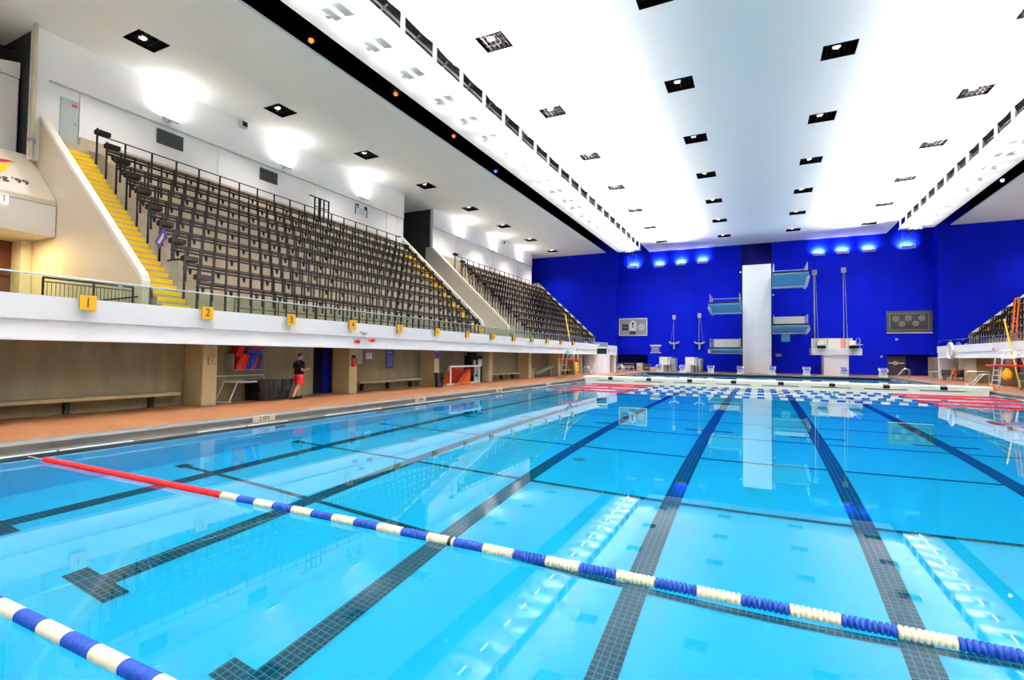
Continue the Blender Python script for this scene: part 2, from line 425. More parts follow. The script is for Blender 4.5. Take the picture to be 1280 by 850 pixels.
struct('ceiling', plate_holes(BXL1, BXR0, YB0, YF+0.5, ZC, holesC), M_ceil)
holesL = [sq(-26.15, y, 0.7, 0.7) for y in ysS]
holesR = [sq(25.65, y, 0.7, 0.7) for y in ysS]
struct('ceiling_left', plate_holes(-33.5, -19.6, YB0, YB1, ZC, holesL), M_sceil)
struct('ceiling_right', plate_holes(18.65, 31.0, YB0, YB1, ZC, holesR), M_sceil)
struct('ceiling_void', MB().box(-34, 34, YB0, 76, 20.0, 20.2).box(-34, -33.8, YB0, 76, ZC+0.12, 20).box(33.8, 34, YB0, 76, ZC+0.12, 20).box(-34, 34, 75.8, 76, ZC+0.12, 20).box(-34, 34, YB0, YB0+0.2, ZC+0.12, 20)
       .box(-21.4, -21.2, YB0, 70, ZC+0.12, 20).box(20.3, 20.5, YB0, 70, ZC+0.12, 20).box(-12.5, -12.3, YB0, 72, ZC+0.15, 20).box(11.8, 12.0, YB0, 72, ZC+0.15, 20), M_void)
# recessed black squares
def area(name, loc, rot_to, sx, sy, power, color=(1, 1, 1), spread=PI):
    l = bpy.data.lights.new(name, 'AREA'); l.shape = 'RECTANGLE'; l.size = sx; l.size_y = sy; l.energy = power; l.color = color; l.spread = spread
    o = bpy.data.objects.new(name, l); COL.objects.link(o); o.location = loc
    d = (Vector(rot_to) - Vector(loc)).normalized()
    o.rotation_euler = d.to_track_quat('-Z', 'Y').to_euler()
    return o
PW = 3500.0; PS = 75.0; PD = 190.0
def recess(name, x, y, hx, hy, label, group, lamp):
    t = thing(name, (x, y, ZC), label, 'ceiling light', group)
    b = MB(); e = 0.004
    b.box(x-hx, x+hx, y-hy, y+hy, ZC+0.42, ZC+0.45)
    b.box(x-hx+e, x-hx+0.03, y-hy+e, y+hy-e, ZC+0.01, ZC+0.42).box(x+hx-0.03, x+hx-e, y-hy+e, y+hy-e, ZC+0.01, ZC+0.42)
    b.box(x-hx+e, x+hx-e, y-hy+e, y-hy+0.03, ZC+0.01, ZC+0.42).box(x-hx+e, x+hx-e, y+hy-0.03, y+hy-e, ZC+0.01, ZC+0.42)
    b.build('recess_box', M_void, t)
    g = MB()
    for k in range(1, 6):
        xx = x-hx+2*hx*k/6; g.box(xx-0.008, xx+0.008, y-hy+0.03, y+hy-0.03, ZC+0.10, ZC+0.2)
    for k in range(1, 4):
        yy = y-hy+2*hy*k/4; g.box(x-hx+0.03, x+hx-0.03, yy-0.008, yy+0.008, ZC+0.10, ZC+0.2)
    g.build('louvre_grid', M_black, t)
    MB().tube((x-0.12, y-0.1, ZC+0.42), (x-0.12, y-0.1, ZC+0.16), 0.16, 16, 0.2).build('lamp_can', M_grey, t, True)
    MB().disc((x-0.12, y-0.1, ZC+0.15), 'z', 0.17, 0.02, 20).build('lamp_lens', lamp, t)
    area('downlight', (x-0.12, y-0.1, ZC+0.135), (x-0.12, y-0.1, 0), 0.28, 0.28, PD*(1.0 if y < 38 else 2.0), (1.0, 0.97, 0.93), math.radians(105))
    return t
cn = ['leftmost of four rows', 'second row from the left truss', 'second row from the right truss', 'rightmost of four rows']
for ci, x in enumerate(colsC):
    for k, y in enumerate(ysC):
        if y < 9:
            area('downlight', (x, y, ZC+0.135), (x, y, 0), 0.28, 0.28, PD, (1.0, 0.97, 0.93), math.radians(105)); continue
        n = len(ysC) - 1 - k
        recess('recessed_ceiling_light', x, y, HW, 0.68, 'black ceiling light square, %s, %s from blue wall' % (cn[ci], NUM[n]), 'central ceiling recessed lights', M_lampd)
for k, y in enumerate(ysS):
    if y < 9:
        area('downlight', (-26.15, y, ZC+0.135), (-26.15, y, 0), 0.28, 0.28, PD, (1.0, 0.97, 0.93), math.radians(105)); continue
    recess('recessed_ceiling_light', -26.15, y, 0.7, 0.7, 'black square downlight in grey ceiling above left stand, %s from the blue wall' % NUM[len(ysS)-1-k], 'left side ceiling recessed lights', M_lampd)
for k, y in enumerate(ysS):
    if y < 50: continue
    recess('recessed_ceiling_light', 25.65, y, 0.7, 0.7, 'black square downlight in ceiling above right stand, %s from the blue wall' % NUM[len(ysS)-1-k], 'right side ceiling recessed lights', M_lampd)
# lighting beams hung under the truss openings
ZB = 15.55; YE = 65.8
def beam(side):
    x0, x1 = (BXL0, BXL1) if side < 0 else (BXR0, BXR1)
    lip = x1 if side < 0 else x0
    t = thing('lighting_beam', ((x0+x1)/2, 26, ZB), 'long white light beam under open truss on the %s of the pool' % ('left' if side < 0 else 'right'), 'beam')
    MB().box(x0, x1, YB0, YE, ZB, ZB+0.1).build('soffit', M_ceil, t)
    outer = x0 if side < 0 else x1
    MB().box(outer-0.03, outer+0.03, YB0, YE, ZB+0.05, ZB+1.6).build('outer_side', M_void, t)
    MB().box(lip-0.05, lip+0.05, YB0, YE, ZB-0.02, ZB+0.16).build('edge_strip', M_white, t)
    i = 0; y = -11.6
    while y < YE + 0.2:
        if -12 < y:
            MB().box(lip-0.07, lip+0.07, y-0.07, y+0.07, ZB+0.1, ZC+0.35).build('truss_post', M_white, t)
            if y + 2.4 < YE+0.2:
                inn = lip + side*0.9
                MB().tube((lip, y+0.1, ZC+0.3), (inn, y+1.2, ZB+0.12), 0.03, 6).tube((inn, y+1.2, ZB+0.12), (inn, y+2.4, ZC+0.7), 0.05, 6).build('truss_brace', M_grey, t)
        y += 2.4; i += 1
    MB().tube((lip+side*1.0, YB0, ZC+0.5), (lip+side*1.0, YE, ZC+0.5), 0.06, 6).build('truss_chord', M_grey, t)
    MB().box(lip+side*1.6-0.02, lip+side*1.6+0.02, YB0, YE+4, ZB+0.1, ZC+3).build('truss_dark_sheet', M_dark, t)  # dark sheet closing the truss opening, attic gloom put into its colour
    return t
beam(-1); beam(1)
# floodlights under the beams
def floodlight(x, y, side, label, src=None):
    if src is None:
        t = thing('floodlight', (x, y, ZB), label, 'floodlight', 'floodlights under the light beams')
        s = -side   # points towards pool centre
        # tilted reflector tray towards the centre, smaller ballast tray behind, bright tube between, bracket arm
        a = Vector((x+s*0.12, y, ZB-0.20)); b_ = Vector((x+s*0.64, y, ZB-0.30))
        MB().rings([[(a.x, y-0.42, a.z), (a.x, y+0.42, a.z), (b_.x, y+0.42, b_.z), (b_.x, y-0.42, b_.z)], [(a.x-s*0.03, y-0.42, a.z+0.05), (a.x-s*0.03, y+0.42, a.z+0.05), (b_.x-s*0.03, y+0.42, b_.z+0.05), (b_.x-s*0.03, y-0.42, b_.z+0.05)]]).build('reflector_tray', M_tray, t)
        MB().rbox(x-0.36, x-0.02, y-0.40, y+0.40, ZB-0.27, ZB-0.20, 0.02).build('ballast_tray', M_tray, t) if s > 0 else MB().rbox(x+0.02, x+0.36, y-0.40, y+0.40, ZB-0.27, ZB-0.20, 0.02).build('ballast_tray', M_tray, t)
        MB().tube((x+s*0.05, y-0.40, ZB-0.19), (x+s*0.05, y+0.40, ZB-0.19), 0.045, 10).build('lamp_tube', M_lamp, t, True)
        MB().box(x-s*0.30-0.03, x-s*0.30+0.03, y-0.05, y+0.05, ZB-0.36, ZB-0.2).rbox(x-s*0.36-0.09, x-s*0.36+0.09, y-0.09, y+0.09, ZB-0.36, ZB-0.29, 0.02).build('swivel_knob', M_tray, t)
        MB().box(x-0.03, x+0.03, y-0.33, y-0.27, ZB-0.25, ZB+0.005).box(x-0.03, x+0.03, y+0.27, y+0.33, ZB-0.25, ZB+0.005).build('hanger', M_white, t)
        return t
    c = copy_tree(src); return place(c, (x, y, ZB), 0, label)
FL = [14.56, 16.91, 19.38, 22.3, 24.9, 27.4, 30.52, 33.09, 35.63, 38.5, 41.6, 43.57, 46.44, 48.95, 51.68, 54.6, 57.2, 59.7, 62.3, 64.6]
FLb = [-11, -8.5, -6, -3.4, -0.9, 1.6, 4.1, 6.7, 9.3, 11.9]
PW = 3500.0; PS = 75.0; PD = 190.0
LIGHTS = []
def area(name, loc, rot_to, sx, sy, power, color=(1, 1, 1), spread=PI):
    l = bpy.data.lights.new(name, 'AREA'); l.shape = 'RECTANGLE'; l.size = sx; l.size_y = sy; l.energy = power; l.color = color; l.spread = spread
    o = bpy.data.objects.new(name, l); COL.objects.link(o); o.location = loc
    d = (Vector(rot_to) - Vector(loc)).normalized()
    o.rotation_euler = d.to_track_quat('-Z', 'Y').to_euler()
    return o
for side in (-1, 1):
    x = -15.1 if side < 0 else 14.5
    src = None; n = len(FL)
    for k, y in enumerate(FL):
        if side > 0 and y < 33: continue
        nm = 'grey floodlight under the %s light beam, %s from the blue wall' % ('left' if side < 0 else 'right', NUM[n-1-k])
        o = floodlight(x, y, side, nm, src)
        if src is None: src = o
    for y in [-11.6 + 2.4*k_ + 1.2 for k_ in range(32)]:
        xx = x - side*1.35
        area('beam_light', (xx, y, ZB-0.06), (xx - side*1.0, y, ZB-0.06+1.3), 0.16, 2.38, PW, (1.0, 0.985, 0.965), math.radians(97))
        area('soffit_wash', (x - side*0.9, y, ZB-0.5), (x - side*0.6, y, ZB+0.5), 0.25, 2.3, PS, (1.0, 0.985, 0.965))  # added floating strip without a fixture, brightens the beam soffit
# lamps glowing in the black slots beside the beams
def slot_lamp(x, y, m, label, wire):
    t = thing('slot_lamp', (x, y, ZC+0.5), label, 'lamp', 'lamps inside the black ceiling slots')
    z = ZC+0.5
    MB().tube((x, y, z+0.5), (x, y, z+0.15), 0.34, 18, 0.3).build('lamp_housing', M_black, t, True)
    MB().ell((x, y, z+0.08), 0.13, 0.13, 0.12).build('bulb', m, t, True)
    if wire:
        b = MB()
        for k in range(-3, 4): b.tube((x-0.3, y+k*0.09, z), (x+0.3, y+k*0.09, z), 0.012, 5)
        b.build('lamp_guard', M_black, t)
    MB().tube((x, y, z+0.5), (x, y, 20), 0.03, 6).build('drop_rod', M_black, t)
slot_lamp(-19.7, 17.5, M_ember, 'orange glowing lamp in the left black ceiling slot, nearest of three', False)
slot_lamp(-19.2, 23.3, M_ember, 'orange lamp behind a wire guard in the left black slot, middle of three', True)
slot_lamp(-19.2, 29.6, M_ember, 'orange lamp in the left black slot, farthest of three', True)
slot_lamp(-19.7, 36.8, M_emblue, 'faint blue lamp in the left black ceiling slot', False)
slot_lamp(18.5, 56.4, M_lamp, 'bright white lamp in the right black ceiling slot', False)
# ================================================================== FAR WALL
YO = 70.0
wl = MB()
wl.box(-34, -18.15, YO, YO+2.6, 0, 20)                      # outer left
wl.box(17.5, 34, YO, YO+2.6, 0, 20)                         # outer right
wl.box(-18.15, -14.03, YF, YF+0.6, 2.15, 20)
wl.box(13.17, 17.5, YF, YF+0.6, 2.4, 20)
wl.box(-14.03, -2.2, YF-0.08, YF+0.6, 0, 20)
wl.box(1.4, 13.17, YF-0.08, YF+0.6, 0, 20)
struct('wall_far', wl, M_blue)
nb = MB().box(-2.6, 1.8, YF+1.6, YF+1.9, 0, 20).box(-2.5, -2.2, YF+0.5, YF+1.7, 0, 20).box(1.4, 1.7, YF+0.5, YF+1.7, 0, 20)  # notch behind the tower, its shade put into a darker blue
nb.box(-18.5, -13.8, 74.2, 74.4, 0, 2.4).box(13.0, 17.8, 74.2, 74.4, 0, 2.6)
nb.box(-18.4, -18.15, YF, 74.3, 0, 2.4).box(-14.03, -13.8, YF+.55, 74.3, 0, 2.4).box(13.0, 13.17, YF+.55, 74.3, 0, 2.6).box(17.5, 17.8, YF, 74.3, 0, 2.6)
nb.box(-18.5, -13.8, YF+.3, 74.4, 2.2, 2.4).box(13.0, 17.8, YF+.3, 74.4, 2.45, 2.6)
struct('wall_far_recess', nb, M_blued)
struct('trim_5', MB().box(-2.25, 1.45, YF-0.1, YF+0.4, ZC-0.02, ZC+0.1), M_black)
# panel seams
sm = MB()
for x in (-10.6, -7.3, 6.05, 9.07): sm.box(x-0.015, x+0.015, YF-0.095, YF-0.07, 0.0, 12.5)
for x0, x1 in ((-14.0, -2.3), (1.5, 13.1)):
    sm.box(x0, x1, YF-0.092, YF-0.07, 12.55, 12.59)
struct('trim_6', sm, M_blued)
# blue-wall uplights
def uplight(x, y, z, label, drop=None):
    t = thing('wall_uplight', (x, y, z), label, 'wall light', 'uplights along the blue wall')
    MB().prism([(y-0.22, z-0.13), (y+0.16, z-0.13), (y+0.2, z+0.05), (y+0.12, z+0.13), (y-0.2, z+0.13), (y-0.27, z+0.03)], 'x', x-0.62, x+0.62).build('housing', M_fixt, t)
    MB().box(x-0.55, x+0.55, y-0.15, y+0.08, z+0.125, z+0.14).build('lens', M_lamp, t)
    if drop:
        MB().tube((x-0.55, y, z+0.1), (x-0.55, y, drop), 0.018, 6).build('suspension_rod', M_chrome, t)
        MB().tube((x+0.55, y, z+0.1), (x+0.55, y, drop), 0.018, 6).build('suspension_rod', M_chrome, t)
    else:
        MB().box(x-0.04, x+0.04, y+0.1, YF-0.06, z-0.06, z+0.06).build('wall_arm', M_fixt, t)
    area('wall_lamp', (x, (YF-0.08)-0.38, z+0.36), (x, YF-0.08, z+0.5), 1.0, 0.2, 230.0, (0.92, 0.97, 1.0), math.radians(130))
U = [(-12.45, 14.45), (-9.6, 14.5), (-6.85, 14.6), (6.45, 14.6), (8.9, 14.65), (11.5, 14.65)]
for i, (x, z) in enumerate(U):
    uplight(x, YF-0.55, z-0.12, 'pale uplight high on the blue wall, %s from the left' % NUM[i])
uplight(-16.0, 70.6, 14.35, 'pale uplight hung on two rods below the left light beam end', 16.3)
uplight(15.1, 70.6, 14.55, 'pale uplight hung on two rods below the right light beam end', 16.3)
# left banner board
def slab_y(mb, x0, x1, z0, z1, y, th=0.03): return mb.box(x0, x1, y-th, y, z0, z1)
t = thing('banner_board', (-16.1, YF, 4.8), 'white framed board with three grey emblems on the blue wall', 'board')
slab_y(MB(), -18.05, -14.15, 4.82, 7.25, YF, 0.06).build('backing', M_grey, t)
b = MB(); fw = 0.14
b.box(-18.08, -14.12, YF-0.12, YF, 7.13, 7.27).box(-18.08, -14.12, YF-0.12, YF, 4.78, 4.92).box(-18.08, -17.94, YF-0.12, YF, 4.78, 7.27).box(-14.26, -14.12, YF-0.12, YF, 4.78, 7.27)
b.build('frame', M_white, t)
slab_y(MB(), -17.62, -16.75, 5.55, 6.42, YF-0.06).build('dark_picture', M_dark, t)
slab_y(MB(), -17.5, -16.88, 5.92, 6.02, YF-0.09, 0.01).build('picture_band', M_grey, t)
MB().prism([(-16.6, 5.5), (-15.65, 5.5), (-15.65, 6.55), (-16.12, 7.05), (-16.6, 6.55)], 'y', YF-0.1, YF-0.06).build('pointed_emblem', M_white, t)
MB().prism([(-16.2, 5.9), (-16.05, 5.9), (-16.05, 6.3), (-15.9, 6.5), (-16.05, 6.6), (-16.2, 6.75), (-16.3, 6.5), (-16.2, 6.4)], 'y', YF-0.115, YF-0.1).build('emblem_figure', M_dark, t)
MB().box(-16.55, -15.7, YF-0.1, YF-0.06, 4.95, 5.4).build('lower_plaque', M_dark, t)
MB().disc((-14.95, YF-0.08, 6.0), 'y', 0.46, 0.04, 28).build('round_emblem', M_white, t)
MB().disc((-14.95, YF-0.105, 6.0), 'y', 0.36, 0.01, 28).build('emblem_ring', M_grey, t)
b = MB()
for k in range(6):
    a = k*PI/3; b.ell((-14.95+0.2*math.cos(a), YF-0.115, 6.0+0.2*math.sin(a)), 0.1, 0.01, 0.1, 10, 6)
b.build('emblem_petals', M_white, t)
# small notice
t = thing('notice_board', (-13.0, YF-0.08, 2.4), 'small white ruled notice on the blue wall left of the spring boards', 'sign')
MB().box(-13.72, -12.22, YF-0.12, YF-0.085, 3.3, 3.52).box(-13.72, -12.22, YF-0.12, YF-0.085, 2.38, 2.46).build('header', M_white, t)
b = MB()
for k in range(5): b.box(-13.55, -12.45 - 0.05*(k % 2), YF-0.115, YF-0.085, 2.56+k*0.14, 2.64+k*0.14)
b.build('text_lines', M_fixt, t)
# right mural panel
t = thing('mural_panel', (15.3, YF, 4.9), 'dark framed panel with five red and green round flower motifs', 'panel')
MB().box(13.18, 17.36, YF-0.14, YF, 4.9, 7.4).build('frame', mat('olive_frame', (0.045, 0.05, 0.035, 1), 0.6), t)
MB().box(13.15, 17.38, YF-0.17, YF, 4.84, 4.93).build('sill', M_white, t)
MB().box(13.42, 17.05, YF-0.16, YF-0.13, 5.2, 7.12).build('inner_border', mat('tan_border', (0.22, 0.17, 0.10, 1), 0.6), t)
MB().box(13.5, 16.97, YF-0.175, YF-0.15, 5.27, 7.05).build('field', M_ink, t)
M_mg = mat('motif_green', (0.03, 0.22, 0.14, 1), 0.5); M_mr = mat('motif_red', (0.55, 0.03, 0.04, 1), 0.5)
for k, (x, z, r) in enumerate(((14.02, 6.5, 0.34), (15.2, 6.58, 0.34), (16.42, 6.55, 0.34), (14.6, 5.92, 0.32), (15.85, 5.95, 0.32))):
    w = MB()
    w.rings([[(x+r*(1+0.12*math.cos(7*q*2*PI/42))*math.cos(q*2*PI/42), yy, z+r*(1+0.12*math.cos(7*q*2*PI/42))*math.sin(q*2*PI/42)) for q in range(42)] for yy in (YF-0.19, YF-0.176)])
    w.build('motif_leaf', M_mg, t)
    w = MB()
    for q in range(5):
        a = q*2*PI/5 + 0.4*k; w.ell((x+0.12*math.cos(a), YF-0.195, z-0.04+0.12*math.sin(a)), 0.09, 0.008, 0.09, 8, 5)
    w.ell((x, YF-0.197, z-0.03), 0.1, 0.01, 0.1, 10, 6); w.build('motif_flower', M_mr, t)
for x, z, lb in ((14.1, 4.15, 'small white wall camera below the flower panel'), (12.65, 2.15, 'small white wall light beside the dark mat')):
    t = thing('wall_device', (x, YF-0.1, z), lb, 'wall device')
    MB().disc((x, YF-0.1, z), 'y', 0.13, 0.06, 16).build('base', M_white, t)
    MB().ell((x, YF-0.18, z), 0.1, 0.1, 0.1).build('dome', M_fixt, t, True)
# ================================================================== DIVING TOWER
YT = 67.0
t = thing('diving_tower', (-0.35, YT, 0), 'tall white diving tower slab with four platforms before the blue wall', 'diving tower')
MB().box(-1.88, 1.2, YT, YT+0.6, 0, 13.0).box(-1.88, -1.6, YT+0.6, YT+3.6, 0, 12.4).build('tower_slab', M_white, t)
b = MB()
for z in [1.2+0.9*k for k in range(13)]:
    b.box(-1.98, -1.86, YT+0.15, YT+0.5, z, z+0.06).box(1.19, 1.31, YT+0.15, YT+0.5, z, z+0.06)
b.build('side_hooks', M_black, t)
MB().box(-1.95, -1.88, YT+0.25, YT+0.6, 0.2, 12.6).box(1.2, 1.27, YT+0.25, YT+0.6, 0.2, 12.6).build('side_shadow_strip', M_black, t)  # black strips stand in for the shade along the slab sides
for x, z in ((-2.1, 12.2), (-2.1, 7.3), (1.42, 9.3), (1.42, 5.2), (-2.1, 2.3)):
    MB().ell((x, YT+0.1, z), 0.11, 0.11, 0.11).build('tower_lamp', M_white, t, True)
def platform(x0, x1, zt, root, yfr, side, panel):
    # x0..x1 span, zt deck level, root depth at the tower, yfr front edge; side = outer side
    p = MB().prism([(yfr, zt), (YT+2.0, zt), (YT+2.0, zt-root), (YT, zt-root), (yfr, zt-0.28)], 'x', x0, x1)
    o = p.build('platform', M_lblue, t)
    MB().box(x0-0.02, x1+0.02, yfr-0.05, yfr+0.12, zt-0.14, zt+0.03).build('front_edge', M_black, o)
    xo = x1 if side > 0 else x0
    MB().prism([(yfr+1.2, zt-0.3), (YT+2.0, zt-0.3), (YT+2.0, zt-root-0.12), (YT-0.4, zt-root-0.12), (yfr+1.2, zt-0.62)], 'x', xo-0.14, xo+0.14).build('outer_web', M_white, o)
    MB().box(x0, x1, YT-0.15, YT+0.2, zt-root-0.14, zt-root+0.05).build('root_beam', M_white, o)
    g = MB()
    for xx in (x0+0.1, x1-0.1):
        for yy in (yfr+0.9, yfr+2.6, YT): g.tube((xx, yy, zt), (xx, yy, zt+1.05), 0.035, 6)
        g.tube((xx, yfr+0.9, zt+1.05), (xx, YT+1.5, zt+1.05), 0.035, 6).tube((xx, yfr+0.9, zt+0.55), (xx, YT+1.5, zt+0.55), 0.025, 6)
    g.tube((x0+0.1, YT+1.5, zt+1.05), (x1-0.1, YT+1.5, zt+1.05), 0.035, 6)
    g.build('guard_rail', M_chrome, o)
    if panel:
        MB().box(x0+0.15, x1-0.1, YT+1.0, YT+1.1, zt+0.02, zt+panel).build('rear_panel', M_cream, o)
platform(1.3, 4.75, 11.25, 1.05, 62.4, 1, 0)
platform(-5.35, -2.0, 8.15, 0.85, 62.4, -1, 0.55)
platform(1.3, 4.75, 5.55, 0.75, 62.4, 1, 1.2)
platform(-5.35, -2.0, 2.98, 0.55, 62.4, -1, 1.15)
MB().box(2.2, 3.1, YT-0.7, YT-0.6, 3.75, 4.65).build('hanging_plate', M_lblue, t)
t2 = thing('wall_plate', (1.95, YF-0.1, 2.2), 'small pale plate on the blue wall right of the tower', 'sign')
MB().rbox(1.75, 2.4, YF-0.14, YF-0.085, 2.05, 2.4, 0.03).build('plate', M_fixt, t2)
MB().box(1.85, 2.3, YF-0.15, YF-0.135, 2.18, 2.26).build('plate_line', M_grey, t2)
# springboard tee
t = thing('springboard_stand', (7.6, 66.3, 0), 'white T shaped stand with two high springboards', 'diving stand')
YS = 66.0
MB().box(6.35, 8.7, YS, YS+2.4, 0, 2.4).build('pillar', M_white, t)
MB().box(5.15, 9.9, YS-0.2, YS+2.4, 2.25, 3.0).build('cross_beam', M_white, t)
MB().box(5.3, 9.3, YS+1.6, YS+1.75, 3.0, 4.15).build('rear_panel', M_cream, t)
b = MB()
for x in (8.2, 8.35, 8.5): b.box(x-0.03, x+0.03, YS+1.56, YS+1.6, 3.0, 4.15)
b.build('panel_battens', M_red, t)
for xc in (6.15, 9.1):
    o = MB().rbox(xc-0.3, xc+0.3, YS-4.2, YS+0.8, 3.27, 3.33, 0.02).build('springboard', M_green, t)
    MB().rbox(xc-0.42, xc+0.42, YS-0.5, YS+0.1, 3.0, 3.26, 0.04).build('fulcrum', M_black, o)
    g = MB()
    for xx in (xc-0.5, xc+0.5):
        g.path([(xx, YS-0.9, 3.0), (xx, YS-0.9, 3.95), (xx, YS-0.7, 4.1), (xx, YS+1.2, 4.1), (xx, YS+1.4, 3.95), (xx, YS+1.4, 3.0)], 0.035, 6)
        g.tube((xx, YS-0.9, 3.55), (xx, YS+1.4, 3.55), 0.025, 6)
    g.build('hand_rail', M_chrome, o)
    MB().rbox(xc-0.32, xc+0.32, YS+0.5, YS+1.3, 3.32, 3.85, 0.05).build('anchor_box', M_white, o)
# low springboard units
for k, xc in enumerate((-10.45, -7.3)):
    t = thing('low_springboard', (xc, 66, 0), 'low white springboard unit by the blue wall, %s' % ('left of the pair' if k == 0 else 'right of the pair'), 'diving board', 'low springboards by the blue wall')
    MB().rbox(xc-1.1, xc+0.2, 66.4, 68.2, 0.0, 1.85, 0.05).build('plinth', M_white, t)
    MB().rbox(xc+0.45, xc+0.85, 66.2, 68.2, 0.0, 1.7, 0.05).build('side_post', M_fixt, t)
    MB().rbox(xc-0.5, xc+0.5, 64.4, 66.6, 0.86, 0.93, 0.02).build('board', M_green, t)
    MB().rbox(xc-0.35, xc+0.35, 65.6, 66.2, 0.0, 0.86, 0.05).build('fulcrum', M_fixt, t)
    g = MB()
    for xx in (xc+0.15, xc+0.85):
        g.path([(xx, 65.2, 0), (xx, 65.2, 1.65), (xx, 65.4, 1.85), (xx, 66.9, 1.85), (xx, 67.1, 1.7), (xx, 67.1, 0)], 0.04, 6)
    g.build('hand_rail', M_black, t)
# hoists on the blue wall
for k, (x, z0, z1) in enumerate(((-10.5, 2.9, 7.3), (-7.25, 2.9, 7.45))):
    t = thing('anchor_hoist', (x, YF-0.1, z0), 'grey anchor shaped hoist on ropes on blue wall, %s of the pair' % ('left' if k == 0 else 'right'), 'hoist', 'anchor hoists on the blue wall')
    MB().rbox(x-0.22, x+0.22, YF-0.35, YF-0.1, z1-0.35, z1+0.25, 0.04).build('pulley_box', M_fixt, t)
    MB().tube((x-0.05, YF-0.25, z1), (x-0.05, YF-0.25, z0+0.9), 0.03, 6).tube((x+0.06, YF-0.25, z1), (x+(0.45 if k else -0.4), YF-0.25, z0+1.1), 0.012, 5).build('hoist_rope', M_fixt, t)
    MB().path([(x-0.62, YF-0.25, z0+1.05), (x-0.5, YF-0.25, z0+0.85), (x, YF-0.25, z0+0.75), (x+0.5, YF-0.25, z0+0.85), (x+0.62, YF-0.25, z0+1.05)], 0.12, 6).build('cross_arm', M_fixt, t)
    MB().tube((x, YF-0.25, z0), (x, YF-0.25, z0+0.9), 0.12, 8).build('hook_stem', M_fixt, t)
for k, (x, z1) in enumerate(((6.0, 12.3), (9.0, 12.4))):
    t = thing('tall_hoist', (x, YF-0.1, 4), 'tall grey hoist line with pulley box above the T stand, %s of the pair' % ('left' if k == 0 else 'right'), 'hoist', 'tall hoists above the T stand')
    MB().rbox(x-0.26, x+0.26, YF-0.35, YF-0.1, z1-0.25, z1+0.35, 0.04).build('pulley_box', M_fixt, t)
    MB().disc((x, YF-0.36, z1+0.05), 'y', 0.12, 0.05, 14).build('pulley_wheel', M_grey, t)
    MB().tube((x-0.05, YF-0.22, z1), (x-0.02, YF-0.22, 3.6), 0.07 if k == 0 else 0.035, 6).tube((x+0.1, YF-0.22, z1), (x+0.35, YF-0.22, 3.6), 0.02, 5).build('hoist_rope', M_fixt, t)
# starting blocks
SBX = [-11.1, -8.35, -5.2, -2.05, 1.2, 4.55, 7.95, 11.4]
src = None
for k, x in enumerate(SBX):
    lb = 'white starting block with blue top at the diving pool edge, %s from the left' % NUM[k]
    if src is None:
        t = thing('starting_block', (x, 63.9, 0), lb, 'starting block', 'starting blocks along the far pool edge')
        MB().rings([[(x-0.36, 63.6, 0), (x+0.36, 63.6, 0), (x+0.36, 64.2, 0), (x-0.36, 64.2, 0)], [(x-0.28, 63.65, 0.55), (x+0.28, 63.65, 0.55), (x+0.28, 64.15, 0.55), (x-0.28, 64.15, 0.55)]]).build('pedestal', M_white, t)
        MB().prism([(63.45, 0.52), (64.25, 0.68), (64.25, 0.92), (63.45, 0.74)], 'x', x-0.36, x+0.36).build('step_top', M_white, t)
        MB().prism([(63.47, 0.748), (64.2, 0.91), (64.2, 0.93), (63.47, 0.768)], 'x', x-0.3, x+0.3).box(x-0.26, x+0.26, 63.43, 63.46, 0.56, 0.71).build('grip_pad', M_purple, t)
        MB().disc((x, 63.62, 0.33), 'y', 0.07, 0.06, 12).build('number_disc', M_grey, t)
        src = t
    else:
        place(copy_tree(src), (x, 63.9, 0), 0, lb)
# ================================================================== SIDE STANDS
def mirs(x): return 2*(-0.53) - x
def X(i): return -20.15 - 0.88*i
def Zb(i): return 3.05 + 0.82*i
def tier_poly(mirror=False):
    pts = [(-18.6, 2.9), (-18.6, 3.05)]
    for i in range(0, 11):
        xr = X(i) - 0.45
        pts += [(xr, Zb(i)), (xr, Zb(i)+0.82)]
    pts += [(-31.2, Zb(10)+0.82), (-31.2, 2.9)]
    if mirror: pts = [(mirs(u), v) for u, v in pts]
    return pts
def stand(name, y0, y1, mirror=False):
    return struct(name, MB().prism(tier_poly(mirror), 'y', y0, y1), M_tier)
stand('floor_stand_left', 12.5, 35.3); stand('floor_stand_left_far', 42.2, 67.1)
stand('floor_stand_right', 30, 67.1, True); stand('floor_stand_left_near', YB0, 6.4); stand('floor_stand_right_near', YB0, 25, True)
# stairs: three steps per tier
def stairs(y0, y1, label, mirror=False):
    xc = mirs(-25) if mirror else -25
    t = thing('aisle_stairs', (xc, (y0+y1)/2, 3.05), label, 'stairs')
    n = 31; st = MB(); nos = []; pf = [(-19.8, 2.9)]
    for j in range(n):
        z1 = 3.05 + 0.2735*(j+1); xn = -21.11 + 0.293*(3.28 - j) - 0.0
        # tread j: nose at xn, runs back 0.293
        a, b = xn-0.293-0.02, xn
        if mirror: a, b = mirs(b), mirs(a)
        pf += [(xn, z1-0.2735), (xn, z1)]
        a, b = xn-0.10, xn+0.012
        if mirror: a, b = mirs(b), mirs(a)
        nos.append(MB().box(a, b, y0+0.01, y1-0.01, z1-0.15, z1+0.008))
    pf = [q for q in pf if q[0] > -29.5]; pf += [(-29.5, pf[-1][1]), (-29.5, 2.9)]
    if mirror: pf = [(mirs(u), v) for u, v in pf]
    st.prism(pf, 'y', y0, y1); st.build('steps', M_tier, t)
    for m_ in nos[:29]: m_.build('yellow_nosing', M_yel, t)
stairs(11.42, 12.48, 'concrete aisle stairs with yellow edges beside the near cream parapet')
stairs(35.3, 37.0, 'yellow edged aisle stairs at the far end of the near left stand')
stairs(67.1, 69.0, 'yellow edged aisle stairs at the far end of the far left stand')
